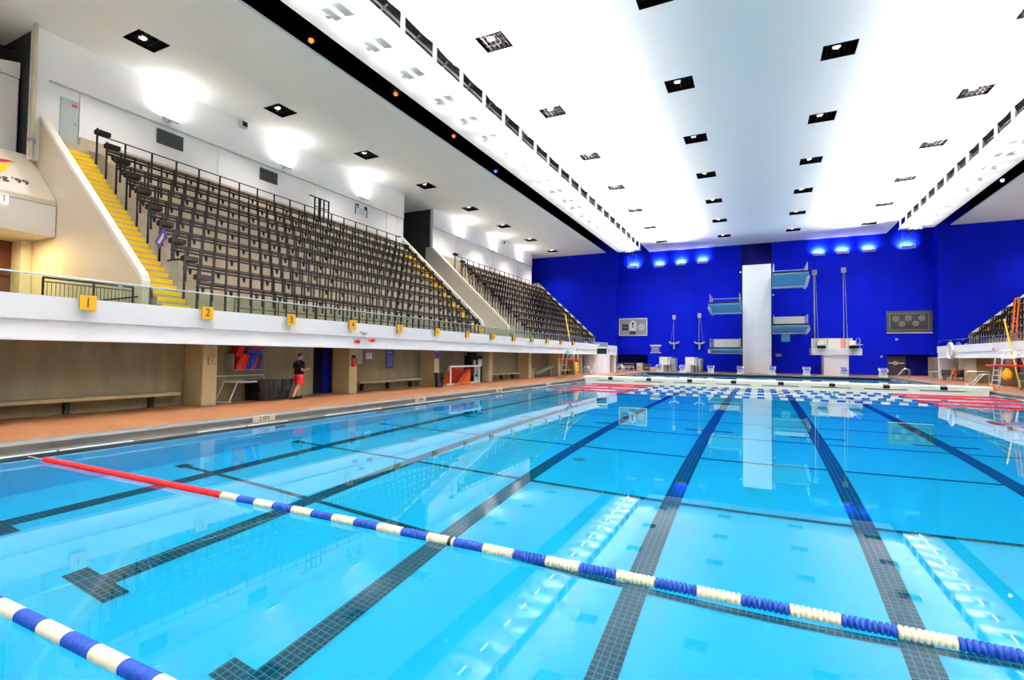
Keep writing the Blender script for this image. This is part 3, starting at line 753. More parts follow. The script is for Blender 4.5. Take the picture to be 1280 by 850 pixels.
stairs(67.1, 69.0, 'yellow edged aisle stairs at the far end of the right stand', True)
# rows of seating
def make_row(L, nb, label, group, guard=False, flip=False):
    t = thing('seating_row', (0, 0, 0), label, 'seating row', group)
    w = 0.032
    MB().box(-0.022, 0.022, 0, L, 1.515, 1.56).build('top_rail', M_black, t)
    if not guard:
        MB().box(-0.02, 0.02, 0.02, L-0.02, 1.31, 1.35).build('lower_rail', M_black, t)
        MB().box(-0.035, -0.015, 0.05, L-0.05, 1.40, 1.50).build('back_board', M_seat, t)
        MB().rbox(-0.17, -0.02, 0.04, L-0.04, 1.30, 1.34, 0.015).build('seat_board', M_seat, t)
    n = nb
    step = 2 if guard else 1
    pm = None
    for k in range(0, n+1, step):
        y = min(max(L*k/n, w), L-w)
        if pm is None:
            pm = MB().box(-w, w, -w, w, 0, 1.55).build('post', M_black, t); pm.location = (0, y, 0)
        else:
            c = pm.copy(); COL.objects.link(c); c.parent = t; c.location = (0, y, 0)
    if not guard:
        bm_ = None
        for k in range(0, n):
            if k % 2: continue
            y = L*(k+0.5)/n
            if bm_ is None:
                bm_ = MB().prism([(-0.16, 1.30), (0.0, 1.30), (0.0, 1.24), (-0.04, 1.08), (-0.09, 1.08)], 'y', -0.03, 0.03).build('seat_bracket', M_black, t); bm_.location = (0, y, 0)
            else:
                c = bm_.copy(); COL.objects.link(c); c.parent = t; c.location = (0, y, 0)
    y0 = 0.0 if not flip else L-0.62
    MB().rbox(-0.3, 0.03, y0+0.02, y0+0.60, 1.62, 1.83, 0.03).build('end_box', M_seat, t)
    MB().box(-0.03, 0.03, y0+(0.56 if flip else 0.0), y0+(0.62 if flip else 0.06), 1.55, 1.86).build('end_upright', M_black, t)
    yc = L-0.3 if not flip else 0.0
    MB().rbox(-0.2, 0.03, yc, yc+0.3, 1.545, 1.60, 0.02).build('end_cap', M_seat, t)
    return t
def rows(y0, L, nb, where, mirror=False):
    src = None
    for i in range(10):
        guard = (i == 9)
        lb = ('black guard rail behind the top row of the %s' % where) if guard else 'dark slatted seating row of the %s, %s from the bottom' % (where, NUM[i])
        if guard: t = make_row(L, nb, lb, 'seating rows of the %s' % where, True, mirror)
        elif src is None: t = src = make_row(L, nb, lb, 'seating rows of the %s' % where, False, mirror)
        else:
            t = copy_tree(src); t['label'] = lb
        if guard: t['category'] = 'guard rail'
        if mirror: place(t, (mirs(X(i)), y0+L, Zb(i)), PI)
        else: place(t, (X(i), y0, Zb(i)), 0)
rows(12.55, 22.55, 37, 'near left stand')
rows(43.85, 23.0, 37, 'far left stand')
rows(50.0, 16.9, 27, 'right stand', True)
# low rail in front of the first row
for (y0, y1, mirror, lb) in ((13.6, 34.5, False, 'low black rail before the first row of the near left stand'), (44, 64, False, 'low black rail before the first row of the far left stand'), (50, 64, True, 'low black rail before the first row of the right stand')):
    xx = -19.3 if not mirror else mirs(-19.3)
    t = thing('low_guard_rail', (xx, (y0+y1)/2, 3.05), lb, 'rail')
    MB().tube((xx, y0, 4.02), (xx, y1, 4.02), 0.03, 6).tube((xx, y0, 3.6), (xx, y1, 3.6), 0.02, 6).build('rail', M_black, t)
    k = 0; y = y0
    while y <= y1+0.01:
        MB().tube((xx, y, 3.05), (xx, y, 4.02), 0.025, 6).build('rail_post', M_black, t); y += (y1-y0)/10
# parapet walls closing the stands
def parapet(name, y0, y1, mirror=False, cap=True, rail=None):
    poly = [(-29.6, 12.62), (-21.05, 4.66), (-20.97, 4.45), (-20.97, 2.95), (-30.4, 2.95), (-30.4, 12.62)]
    cp = [(-29.7, 12.68), (-21.05, 4.70), (-20.93, 4.45), (-20.93, 4.2), (-21.03, 4.45), (-29.7, 12.5)]
    if mirror: poly = [(mirs(u), v) for u, v in poly]; cp = [(mirs(u), v) for u, v in cp]
    o = struct(name, MB().prism(poly, 'y', y0, y1), M_cream)
    MB().prism(cp, 'y', y0-0.02, y1+0.02).build('wall_cap', M_white, o)
    if rail is not None:
        a, b = Vector((-29.2, rail, 11.75)), Vector((-21.2, rail, 4.3))
        if mirror: a.x = mirs(a.x); b.x = mirs(b.x)
        MB().bar(a, b, 0.08, 0.30).build('handrail', M_black, o)
    return o
parapet('wall_parapet_near', 11.0, 11.25)
parapet('wall_parapet_mid', 37.15, 37.4, rail=37.07)
parapet('wall_parapet_mid_far', 42.0, 42.25)
parapet('wall_parapet_far', 69.2, 69.45, rail=69.12)
parapet('wall_parapet_right', 69.2, 69.45, True, rail=69.12)
parapet('wall_parapet_nearest', 6.25, 6.5)
for y, lb in ((11.33, 'black handrail at the foot of the near cream parapet'),):
    t = thing('handrail', (-21.2, y, 3.8), lb, 'handrail')
    MB().path([(-24.5, y, 7.55), (-21.4, y, 4.75), (-21.0, y, 4.15), (-20.9, y, 3.85)], 0.03, 6).build('rail', M_black, t)
    for px, pz in ((-24.0, 7.1), (-22.6, 5.85), (-21.3, 4.62)): MB().tube((px, y, pz), (px, 11.22, pz-0.06), 0.02, 6).build('rail_post', M_black, t)
# balcony slab, fascia, soffit
def balcony(side):
    f = (lambda x: x) if side < 0 else mir
    def B(mb, x0, x1, *r):
        a, b = f(x0), f(x1); return mb.box(min(a, b), max(a, b), *r)
    y1 = 60.4
    nm = 'left' if side < 0 else 'right'
    b = MB(); B(b, -15.75, -15.45, YB0, y1, 2.5, 3.08); B(b, -15.75, -15.50, YB0, y1, 2.02, 2.5); B(b, -15.75, -15.42, YB0, y1, 2.0, 2.07)
    struct('wall_balcony_%s' % nm, b, M_white)
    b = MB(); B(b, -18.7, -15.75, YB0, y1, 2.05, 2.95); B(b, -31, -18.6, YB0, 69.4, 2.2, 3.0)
    struct('slab_balcony_%s' % nm, b, M_conc)
balcony(-1); balcony(1)
# glass rail along the fascia
def glass_rail(side, y0, y1, lb):
    x = -15.62 if side < 0 else mir(-15.62)
    t = thing('glass_railing', (x, (y0+y1)/2, 3.08), lb, 'railing')
    n = round((y1-y0)/3.2); h = 3.6
    for k in range(n):
        a = y0+(y1-y0)*k/n+0.01; b = y0+(y1-y0)*(k+1)/n-0.01
        MB().box(x-0.006, x+0.006, a, b, 2.95, h-0.03).build('glass_panel', M_glass, t)
    MB().tube((x, y0, h), (x, y1, h), 0.022, 8).build('top_rail', M_chrome, t)
    for k in range(n+1):
        y = y0+(y1-y0)*k/n
        MB().rbox(x-0.06, x+0.01, y-0.05, y+0.05, h-0.12, h-0.06, 0.01).build('rail_clip', M_grey, t)
glass_rail(-1, -8, 51.5, 'clear glass railing with steel top rail along the left balcony edge')
glass_rail(1, 42, 60.2, 'clear glass railing along the right balcony edge')
# rear walls of the stands
XW = -29.6
w = MB()
w.box(XW-0.4, XW, 11.25, 37.35, 11.0, 14.25); w.box(XW-0.4, XW+0.06, 11.0, 37.35, 14.25, 17)
w.box(XW-0.4, XW, 42.05, 66.7, 11.0, 14.6); w.box(XW-0.4, XW+0.06, 42.05, 66.7, 14.6, 17)
w.box(XW-0.4, XW+0.10, 10.75, 11.25, 10.4, 17)
w.box(XW-0.4, XW, YB0, 6.4, 11.0, 17)
struct('wall_left', w, M_wallw)
XWR = mir(XW)
struct('wall_right', MB().box(XWR, XWR+0.4, YB0, 66.7, 3, 17), M_wallw)
tr = MB()
for y in (12.7, 19.7, 27.2, 35.2, 36.6, 46.5, 54.4, 62): tr.box(XW, XW+0.09, y-0.22, y+0.22, 11.5, 14.3)
struct('trim_7', tr, M_wallw)
struct('trim_8', MB().box(XW+0.06, XW+0.1, 11.3, 37.3, 14.22, 14.3).box(XW+0.06, XW+0.1, 42.1, 66.6, 14.57, 14.65), M_fixt)
# rooms behind the openings in the rear wall, darkness put into their colour
def backroom(y0, y1, z0, z1, nm):
    b = MB().box(-35.6, -35.4, y0-2, y1+2, z0-1, z1+1).box(-35.5, XW-0.3, y0-0.3, y0-0.05, z0, z1+1).box(-35.5, XW-0.3, y1+0.05, y1+0.3, z0, z1+1)
    b.box(-35.5, XW-0.3, y0-0.2, y1+0.2, z0-0.2, z0); b.box(-35.5, XW-0.3, y0-0.2, y1+0.2, z1+0.1, z1+0.3)
    struct(nm, b, M_dark)
backroom(37.4, 42.0, 3.0, 16.6, 'wall_passage_mid'); backroom(6.5, 10.75, 3.0, 16.5, 'wall_passage_near')
t = thing('passage_light', (-33, 39.5, 14.9), 'pale strip light inside the dark opening between the left stands', 'light')
MB().rbox(-33.8, -32.2, 38.6, 40.6, 14.6, 14.75, 0.04).build('light_housing', M_white, t)
MB().box(-33.7, -32.3, 38.7, 40.5, 14.58, 14.605).build('light_lens', M_lampd, t)
b = MB().tube((-30.6, 6.6, 15.4), (-33.8, 10.6, 13.6), 0.1, 6).tube((-30.6, 9.0, 14.2), (-34.5, 9.0, 15.8), 0.08, 6).tube((-31.2, 10.6, 15.8), (-31.2, 6.6, 14.6), 0.08, 6).tube((-33, 10.6, 13.2), (-31, 7.0, 13.9), 0.06, 6)
tag(b.build('roof_struts', M_black, org=(-32, 8.8, 15)), 'dark crossing roof struts inside the near wall opening', 'struts')
t = thing('duct_box', (-31.5, 10.0, 10.5), 'tall white duct casing inside the near wall opening', 'duct')
MB().rbox(-32.6, -30.8, 10.0, 10.7, 10.45, 14.3, 0.05).build('casing', M_wallw, t)
MB().prism([(10.0, 14.35), (10.7, 14.35), (10.7, 15.1), (10.0, 14.9)], 'x', -32.6, -30.8).build('duct_hood', M_wallw, t)
MB().rbox(-32.0, -31.9, 9.95, 10.02, 14.5, 14.6, 0.01).build('hood_knob', M_dark, t)
t = thing('pole', (-29.3, 10.66, 10.4), 'cream vertical pipe at the corner of the near wall opening', 'pipe')
MB().tube((-29.3, 10.66, 10.4), (-29.3, 10.66, 16.5), 0.09, 10).build('pipe', mat('cream_pipe', (0.62, 0.58, 0.42, 1), 0.5), t, True)
MB().tube((-29.3, 10.66, 11.1), (-29.3, 10.66, 11.25), 0.14, 10).box(-29.6, -29.3, 10.63, 10.69, 11.14, 11.2).build('pipe_clamp', M_grey, t)
# entrance housing in the near gap
t = thing('entrance_housing', (-28.5, 8.8, 3), 'cream entrance housing with sloped roof between the near left stands', 'entrance')
MB().prism([(-27.7, 6.7), (-27.7, 8.3), (-30.15, 10.7), (-31.0, 10.7), (-31.0, 6.7)], 'y', 6.52, 10.98).build('housing_body', M_cream, t)
MB().box(-27.72, -27.60, 6.52, 10.95, 6.7, 8.05).build('front_panel', M_white, t)
MB().box(-27.63, -27.585, 6.52, 10.95, 8.03, 8.07).build('panel_top_line', M_grey, t)
MB().box(-31, -30.6, 6.5, 11.0, 2.9, 6.7).build('back_wall', M_brown, t)
MB().box(-30.6, -30.56, 8.9, 10.55, 5.05, 5.12).box(-30.6, -30.56, 9.2, 9.26, 3.0, 6.6).build('door_frame', M_black, t)
MB().box(-31.0, -29.7, 10.6, 10.98, 2.9, 6.7).build('side_jamb', M_cream, t)
sl_ = math.atan2(2.4, 2.45)
# swoosh and lettering on the sloped roof
nrm = Vector((2.4, 0, 2.45)).normalized()
def onslope(y, s, off=0.02):
    d = Vector((-2.45, 0, 2.4)).normalized(); p = Vector((-27.7, y, 8.3)) + d*s + nrm*off
    return tuple(p)
def swoosh(name, pts, m):
    o_ = MB(); top = [onslope(y, s, 0.03) for y, s in pts]; o_.add(top, [tuple(range(len(top)))]); o_.build(name, m, t)
swoosh('red_swoosh', [(8.2, 1.5), (8.9, 2.1), (9.45, 2.4), (9.81, 2.46), (10.2, 2.5), (9.85, 2.3), (9.5, 2.05), (8.9, 1.6), (8.4, 1.2)], M_red)
swoosh('yellow_swoosh', [(8.6, 1.2), (9.1, 1.6), (9.55, 1.95), (9.85, 2.2), (10.15, 2.36), (9.85, 1.98), (9.68, 1.63), (9.5, 1.32), (9.1, 1.0)], M_yel)
text('housing_lettering', "eg '99", onslope(10.3, 0.92, 0.03), (PI/2 - sl_ + 0.0, 0, PI/2), 0.5, M_ink, t, 0.004, 'RIGHT', 0.95)
ob = [c_ for c_ in t.children if c_.name.startswith('housing_lettering')][0]; ob.rotation_euler = (math.atan2(2.4, 2.45), 0, PI/2)
t = thing('exit_sign', (-27.55, 9.2, 7.75), 'lit exit sign with red letters on the entrance housing front', 'sign')
MB().rbox(-27.58, -27.44, 8.5, 9.35, 7.68, 8.08, 0.02).build('sign_box', M_exit, t)
text('exit_lettering', 'EXIT', (-27.43, 8.93, 7.88), RXP, 0.38, M_red, t, 0.004)
t = thing('soffit_lamp', (-28.6, 9.1, 6.7), 'warm glowing ceiling lamp under the entrance housing', 'lamp')
MB().tube((-28.6, 9.0, 6.7), (-28.6, 9.0, 6.58), 0.36, 20, 0.32).build('lamp_dome', M_warm, t, True)
MB().tube((-28.6, 9.0, 6.72), (-28.6, 9.0, 6.66), 0.40, 20).build('lamp_rim', M_fixt, t)
area('soffit_light', (-28.4, 9.3, 6.5), (-28.0, 9.6, 3), 0.5, 0.5, 130.0, (1, 0.72, 0.32))
t = thing('black_crowd_gate', (-19.5, 9.0, 3.05), 'black barred gate rail behind the glass left of the near parapet', 'gate')
MB().tube((-19.5, 7.5, 3.98), (-19.5, 9.95, 3.98), 0.035, 6).tube((-19.5, 9.95, 3.05), (-19.5, 9.95, 3.98), 0.035, 6).tube((-19.5, 7.5, 3.05), (-19.5, 7.5, 3.98), 0.035, 6).tube((-19.5, 8.8, 3.05), (-19.5, 8.8, 3.98), 0.03, 6).tube((-19.5, 7.5, 3.85), (-19.5, 9.95, 3.85), 0.02, 6).build('gate_frame', M_black, t)
b = MB()
for k in range(22): b.tube((-19.5, 7.6+k*0.107, 3.1), (-19.5, 7.6+k*0.107, 3.85), 0.009, 5)
b.build('gate_bars', M_black, t)
t = thing('wall_handrail', (-21.0, 10.9, 3.6), 'black handrail bracketed low on the near cream parapet face', 'handrail')
MB().tube((-23.6, 10.9, 3.78), (-21.05, 10.9, 3.82), 0.03, 6).build('rail', M_black, t)
for x in (-23.2, -22.3, -21.4): MB().path([(x, 11.0, 3.62), (x, 10.9, 3.66), (x, 10.9, 3.8)], 0.022, 6).build('rail_holder', M_black, t)
# rear-wall equipment
d = MB().box(XW, XW+0.05, 11.75, 12.45, 11.6, 13.75)
o = struct('door_1', d, M_fixt)
MB().box(XW+0.05, XW+0.09, 12.3, 12.38, 12.6, 12.68).build('door_handle', M_grey, o)
MB().box(XW+0.05, XW+0.06, 12.18, 12.4, 13.45, 13.56).build('door_notice', M_red, o)
for k, (y0, y1, z0, z1) in enumerate(((16.0, 17.4, 13.2, 14.0), (22.35, 23.7, 13.22, 14.0))):
    t = thing('wall_vent', (XW, (y0+y1)/2, z0), 'dark grey vent grille on the white wall, %s' % ('nearest the cream parapet' if k == 0 else 'farther along the near left stand'), 'vent', 'dark vents on the rear wall')
    MB().box(XW, XW+0.06, y0, y1, z0, z1).build('vent_panel', mat('vent_grey_%d' % k, (0.05, 0.06, 0.055, 1), 0.6), t)
    g = MB()
    for q in range(8): g.box(XW+0.06, XW+0.075, y0+0.04, y1-0.04, z0+0.05+q*0.09, z0+0.08+q*0.09)
    g.build('louvres', M_dark, t)
t = thing('wall_chart', (XW, 31.8, 13.2), 'white pool rules chart with black blocks on the white rear wall', 'sign')
MB().box(XW+0.02, XW+0.05, 31.1, 32.5, 13.2, 14.1).build('sheet', M_paper, t)
MB().box(XW+0.05, XW+0.06, 31.1, 31.2, 13.2, 14.05).box(XW+0.05, XW+0.06, 32.4, 32.5, 13.15, 14.05).box(XW+0.05, XW+0.06, 32.15, 32.45, 13.75, 14.05).box(XW+0.05, XW+0.06, 31.1, 31.5, 13.95, 14.05).box(XW+0.05, XW+0.06, 31.35, 31.45, 13.7, 14.0).build('chart_blocks', M_ink, t)
b = MB()
for q in range(5): b.box(XW+0.05, XW+0.056, 31.55, 32.25, 13.3+q*0.1, 13.33+q*0.1)
b.build('chart_lines', M_grey, t)
for k, y in enumerate((20.9, 57.2)):
    t = thing('wall_speaker', (XW+0.1, y, 16), 'small grey speaker box under the ceiling above the %s left stand' % ('near' if k == 0 else 'far'), 'speaker', 'small speakers on the rear wall')
    MB().rbox(XW+0.06, XW+0.4, y-0.2, y+0.25, 16.0, 16.4, 0.03).build('speaker_box', M_fixt, t)
    MB().box(XW+0.4, XW+0.42, y-0.14, y+0.19, 16.06, 16.34).build('speaker_grille', M_black, t)
UW = [16.5, 24.05, 31.75, 46.9, 54.7, 62.35]
for k, y in enumerate(UW):
    near = y < 40
    t = thing('wall_floodlight', (XW+0.3, y, 14.6), 'white floodlight aimed up the rear wall above the %s left stand, %s from the camera' % ('near' if near else 'far', NUM[k if near else k-3]), 'wall light', 'floodlights on the rear wall')
    MB().bar((XW+0.1, y, 14.5), (XW+0.35, y, 14.55), 0.06).build('arm', M_fixt, t)
    MB().prism([(XW+0.12, 14.62), (XW+0.55, 14.42), (XW+0.62, 14.52), (XW+0.18, 14.74)], 'y', y-0.32, y+0.32).build('lamp_head', M_fixt, t)
    MB().prism([(XW+0.20, 14.735), (XW+0.6, 14.54), (XW+0.605, 14.55), (XW+0.205, 14.745)], 'y', y-0.28, y+0.28).build('lamp_glass', M_lamp, t)
    area('rear_wall_light', (XW+0.55, y, 14.75), (XW+0.45, y, 16.6), 0.3, 0.5, 45.0, (1.0, 0.95, 0.90))
for y in (50.0, 57.5, 64.0, 24, 31.7, 39):
    area('rear_wall_light', (XWR-0.55, y, 14.75), (XWR-0.25, y, 16.6), 0.3, 0.5, 70.0, (1.0, 0.95, 0.90))
t = thing('camera_stand_rail', (-28.6, 26.8, 11.9), 'black railed stand at the top of the near left stand', 'rail stand')
for y in (26.1, 26.55, 26.95, 27.4): MB().box(-28.66, -28.58, y-0.04 if y != 26.55 else y-0.1, y+0.04 if y != 26.55 else y+0.1, 10.4, 13.0).build('stand_post', M_black, t)
MB().box(-28.65, -28.59, 25.6, 27.45, 12.95, 13.02).box(-28.65, -28.59, 26.1, 27.4, 12.3, 12.35).build('stand_rail', M_black, t)
# signs and cabinets in the near left stand
t = thing('blue_row_sign', (-22.4, 12.35, 6.2), 'tilted blue and white sign hung on an aisle post', 'sign')
c = Vector((-22.3, 12.38, 6.46)); a = Vector((0.28, 0, 0.26)); bb = Vector((0.10, 0, -0.13))*1.3
def plate(c, a, b, n, th):
    n = Vector(n)*th
    return MB().rings([[tuple(c-a-b), tuple(c+a-b), tuple(c+a+b), tuple(c-a+b)], [tuple(c-a-b+n), tuple(c+a-b+n), tuple(c+a+b+n), tuple(c-a+b+n)]])
plate(c, a, bb, (0, -1, 0), 0.03).build('sign_plate', M_purple, t)
plate(c+Vector((0, -0.035, 0)), a*0.7, bb*0.18, (0, -1, 0), 0.006).build('sign_bar', M_paper, t)
plate(c+Vector((0.05, -0.035, -0.07)), a*0.5, bb*0.15, (0, -1, 0), 0.006).build('sign_line', M_paper, t)
t = thing('aisle_cabinet', (-21.5, 12.62, 4.2), 'grey metal cabinet panel beside the near aisle stairs', 'cabinet')
MB().rbox(-21.95, -21.3, 12.485, 12.515, 4.0, 5.5, 0.01).build('cabinet_body', M_grey, t)
MB().box(-22.05, -21.2, 12.482, 12.517, 5.5, 5.58).build('cabinet_top', M_black, t)
t = thing('aisle_cabinet', (-21.1, 35.4, 4.0), 'grey metal cabinet panel beside the far aisle stairs of the near stand', 'cabinet')
MB().rbox(-21.4, -20.9, 35.19, 35.28, 3.9, 5.0, 0.02).build('cabinet_body', M_grey, t)
MB().box(-21.45, -20.85, 35.17, 35.29, 5.0, 5.06).build('cabinet_top', M_black, t)
# number boards on the fascia
for i in range(13):
    y = 6.78 + 3.1*i
    t = thing('number_board', (-15.42, y, 2.75), 'amber board numbered %d on the white left balcony front' % (i+1), 'sign', 'number boards on the left balcony')
    MB().prism([(-15.45, y-0.02), (-15.30, y-0.16), (-15.24, y+0.17), (-15.45, y+0.17)], 'z', 2.78, 3.16).build('board', M_sign, t)
    MB().prism([(-15.45, y-0.03), (-15.305, y-0.17), (-15.30, y-0.155), (-15.45, y-0.015)], 'z', 2.78, 3.16).build('side_plate', M_black, t)
    ang = math.atan2(0.33, 0.06)
    text('number', str(i+1), (-15.262, y+0.0, 2.97), (PI/2, 0, ang), 0.34, M_ink, t, 0.002, 'CENTER', 0.85)
# ================================================================== UNDER THE LEFT BALCONY
XBW = -17.35
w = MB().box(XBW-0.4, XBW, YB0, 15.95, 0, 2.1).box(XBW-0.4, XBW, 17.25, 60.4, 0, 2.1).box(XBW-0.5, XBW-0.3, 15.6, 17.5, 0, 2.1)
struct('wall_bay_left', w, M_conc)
o = struct('door_2', MB().box(XBW-0.29, XBW-0.24, 15.96, 17.24, 0, 2.05), mat('navy_curtain', (0.003, 0.004, 0.012, 1), 0.7, spec=0.1))
b = MB()
for k in range(5): b.tube((XBW-0.19+0.02*(k % 2), 16.68+k*0.1, 0.02), (XBW-0.19+0.02*(k % 2), 16.68+k*0.1, 2.05), 0.055, 8)
b.build('curtain_fold', M_blued, o, True)
PY_ = [3.8, 10.43, 17.0, 23.5, 29.9, 36.4, 42.9, 49.2, 55.8]
for k, y in enumerate(PY_):
    o = struct('pillar', MB().rbox(-17.3, -16.3, y, y+0.5, 0, 2.06, 0.025), M_concl)
for k, (a, b_, lb) in enumerate(((4.4, 10.1, 'long concrete bench in the nearest bay under the left balcony'), (18.3, 23.2, 'concrete bench in the bay right of the fire extinguisher pillar'), (31.0, 36.0, 'concrete bench in the bay beyond the ball goal'), (44.0, 48.5, 'concrete bench in the bay near the lookout booth'))):
    t = thing('bench', (-17.0, (a+b_)/2, 0), lb, 'bench', 'benches under the left balcony')
    MB().rbox(-17.34, -16.85, a, b_, 0.36, 0.46, 0.02).build('seat_slab', M_concl, t)
    for q in (0.12, 0.5, 0.88):
        y = a+(b_-a)*q; MB().box(-17.34, -17.2, y-0.06, y+0.06, 0, 0.36).build('bench_leg', M_dark, t)  # legs coloured dark, shade below the slab put into them
# deck edge plinth, recessed darker base below benches
# kickboard shelf
t = thing('kickboard_shelf', (-17.1, 12.7, 1.1), 'grey wall shelf box filled with red and blue kickboards', 'shelf')
x0, x1, y0, y1, z0, z1 = -17.34, -16.95, 11.95, 13.25, 1.12, 1.72
MB().box(x0, x1, y0, y1, z0, z0+0.03).build('shelf_bottom', M_fixt, t)
MB().box(x0, x1, y0, y0+0.025, z0, z1).build('shelf_side', M_fixt, t); MB().box(x0, x1, y1-0.025, y1, z0, z1).build('shelf_side', M_fixt, t)
MB().box(x0, x0+0.02, y0, y1, z0, z1).build('shelf_back', M_fixt, t)
kb = [(12.02, 'r', 'leftmost'), (12.13, 'o', 'second from the left'), (12.22, 'r', 'third from the left'), (12.31, 'r', 'fourth from the left'), (12.42, 'b', 'leftmost blue one'), (12.52, 'b', 'second blue one'), (12.61, 'b', 'third blue one'), (12.71, 'o', 'single orange one among the blue'), (12.80, 'p', 'first violet one'), (12.90, 'p', 'second violet one')]
M_viol = mat('violet_foam', (0.05, 0.03, 0.25, 1), 0.7); M_bfoam = mat('blue_foam', (0.01, 0.04, 0.5, 1), 0.7); M_rfoam = mat('red_foam', (0.65, 0.02, 0.02, 1), 0.7); M_ofoam = mat('orange_foam', (0.75, 0.09, 0.02, 1), 0.7)
fm = {'r': M_rfoam, 'o': M_ofoam, 'b': M_bfoam, 'p': M_viol}; fn = {'r': 'red', 'o': 'orange', 'b': 'blue', 'p': 'violet'}
for y, c, w_ in kb:
    t0 = 0.2 if c != 'p' else 0.12
    q = MB().prism([(y, z0+0.035), (y+0.075, z0+0.035), (y+0.075+t0, z0+0.55), (y+0.04+t0, z0+0.6), (y+t0, z0+0.56)], 'x', x0+0.04, x1+0.05)
    tag(q.build('kickboard', fm[c], org=(x0, y, z0+0.035)), '%s foam kickboard leaning in the grey shelf, %s' % (fn[c], w_), 'kickboard', 'kickboards on the wall shelf')
for k in range(2):
    y = 12.02+k*0.12
    q = MB().prism([(y, z1-0.05), (y+0.08, z1-0.12), (y+0.24, z1+0.3), (y+0.16, z1+0.34)], 'x', x0+0.05, x1+0.06)
    tag(q.build('kickboard', M_rfoam, org=(x0, y, z1)), 'red kickboard piled high at the left of the shelf, %s' % ('outer one' if k == 0 else 'inner one'), 'kickboard', 'kickboards on the wall shelf')
q = MB().rbox(x0+0.05, x1+0.03, 12.6, 13.2, z1+0.155, z1+0.235, 0.03); tag(q.build('kickboard', M_rfoam, org=(x0, 12.6, z1+0.16)), 'red kickboard lying flat on top of the pile in the shelf', 'kickboard', 'kickboards on the wall shelf')
q = MB().rbox(x0+0.05, x1, 12.5, 13.15, z1+0.01, z1+0.15, 0.03); tag(q.build('kickboard', M_bfoam, org=(x0, 12.5, z1)), 'blue kickboard lying flat under the top red one', 'kickboard', 'kickboards on the wall shelf')
# tubular rack with tarp
t = thing('tubular_rack', (-16.7, 12.6, 0), 'white tubular folding rack standing under the kickboard shelf', 'rack')
MB().path([(-17.2, 11.05, 0.35), (-17.2, 11.3, 0.92), (-17.2, 13.4, 0.92), (-17.2, 13.45, 0.6)], 0.022, 6).build('back_tube', M_white, t)
MB().path([(-16.55, 11.55, 0.03), (-16.55, 11.85, 0.72), (-16.55, 14.1, 0.72)], 0.024, 6).build('front_tube', M_white, t)
MB().path([(-17.2, 11.0, 0.05), (-17.2, 11.05, 0.35)], 0.022, 6).path([(-17.25, 11.0, 0.06), (-16.5, 11.6, 0.03)], 0.02, 6).tube((-17.2, 11.5, 0.03), (-17.2, 11.8, 0.7), 0.02, 6).tube((-17.2, 14.05, 0.03), (-17.2, 14.05, 0.7), 0.02, 6).tube((-16.6, 14.05, 0.03), (-16.6, 14.05, 0.7), 0.02, 6).build('leg_frame', M_white, t)
MB().rbox(-17.25, -16.5, 11.8, 14.1, 0.68, 0.73, 0.02).build('rack_top', M_fixt, t)
rs = []
for k, (z, e) in enumerate(((0.755, 0.0), (0.66, 0.02), (0.35, 0.05), (0.02, 0.02))):
    ring = []
    ya, yb = 12.6 + (0.05 if z < .5 else 0), 14.15-0.25*(0.755-z)
    for q in range(12): ring.append((-16.47+e+0.04*math.sin(q*1.9+k), ya+(yb-ya)*q/11, z))
    for q in range(11, -1, -1): ring.append((-17.2, ya+(yb-ya)*q/11, z))
    rs.append(ring)
tp = MB().rings(rs).build('tarpaulin', M_tarp, org=(-16.8, 13.3, 0)); tag(tp, 'black plastic sheet draped over the tubular rack', 'tarpaulin')
# fire extinguisher, board, papers, signs
t = thing('fire_extinguisher', (-16.18, 17.1, 1.25), 'red fire extinguisher hung on the second pillar', 'extinguisher')
MB().tube((-16.18, 17.12, 1.2), (-16.18, 17.12, 1.5), 0.09, 14).ell((-16.18, 17.12, 1.5), 0.09, 0.09, 0.06).build('cylinder', M_red, t, True)
MB().tube((-16.18, 17.12, 1.55), (-16.18, 17.12, 1.66), 0.035, 8).box(-16.2, -16.16, 17.02, 17.24, 1.62, 1.7).path([(-16.18, 17.2, 1.64), (-16.12, 17.24, 1.5), (-16.1, 17.2, 1.3)], 0.015, 6).build('valve', M_black, t)
MB().box(-16.3, -16.27, 17.05, 17.2, 1.2, 1.6).build('wall_hook', M_grey, t)
t = thing('notice_case', (-16.6, 18.0, 1.3), 'pale notice panel projecting beside the fire extinguisher pillar', 'notice')
MB().rbox(-16.75, -16.7, 17.52, 18.25, 1.3, 2.0, 0.01).build('panel', mat('frosted_panel', (0.42, 0.40, 0.34, 1), 0.5), t)
MB().box(-16.76, -16.69, 17.5, 18.27, 1.98, 2.03).build('panel_rail', M_grey, t)
t = thing('paper_notice', (XBW, 19.2, 1.5), 'white paper notice on the concrete bay wall', 'notice')
MB().box(XBW, XBW+0.012, 19.2, 19.62, 1.52, 1.82).build('sheet', M_paper, t)
MB().box(XBW+0.012, XBW+0.016, 19.26, 19.55, 1.72, 1.75).box(XBW+0.012, XBW+0.016, 19.26, 19.5, 1.65, 1.67).build('print_lines', M_grey, t)
t = thing('purple_wall_sign', (XBW, 21.0, 1.0), 'tall navy information sign on the concrete bay wall', 'sign')
MB().box(XBW, XBW+0.03, 20.65, 21.3, 1.05, 1.98).build('sign_board', M_purple, t)
b = MB()
for q in range(6): b.box(XBW+0.03, XBW+0.034, 20.75, 21.2, 1.15+q*0.1, 1.19+q*0.1)
b.box(XBW+0.03, XBW+0.034, 20.75, 21.1, 1.80, 1.9); b.build('sign_lines', M_lblue, t)
t = thing('pillar_plaque', (-16.28, 23.7, 1.5), 'violet plaque with dark emblem on the third pillar', 'sign')
MB().box(-16.3, -16.27, 23.53, 23.97, 1.55, 1.95).build('plaque', M_purple, t)
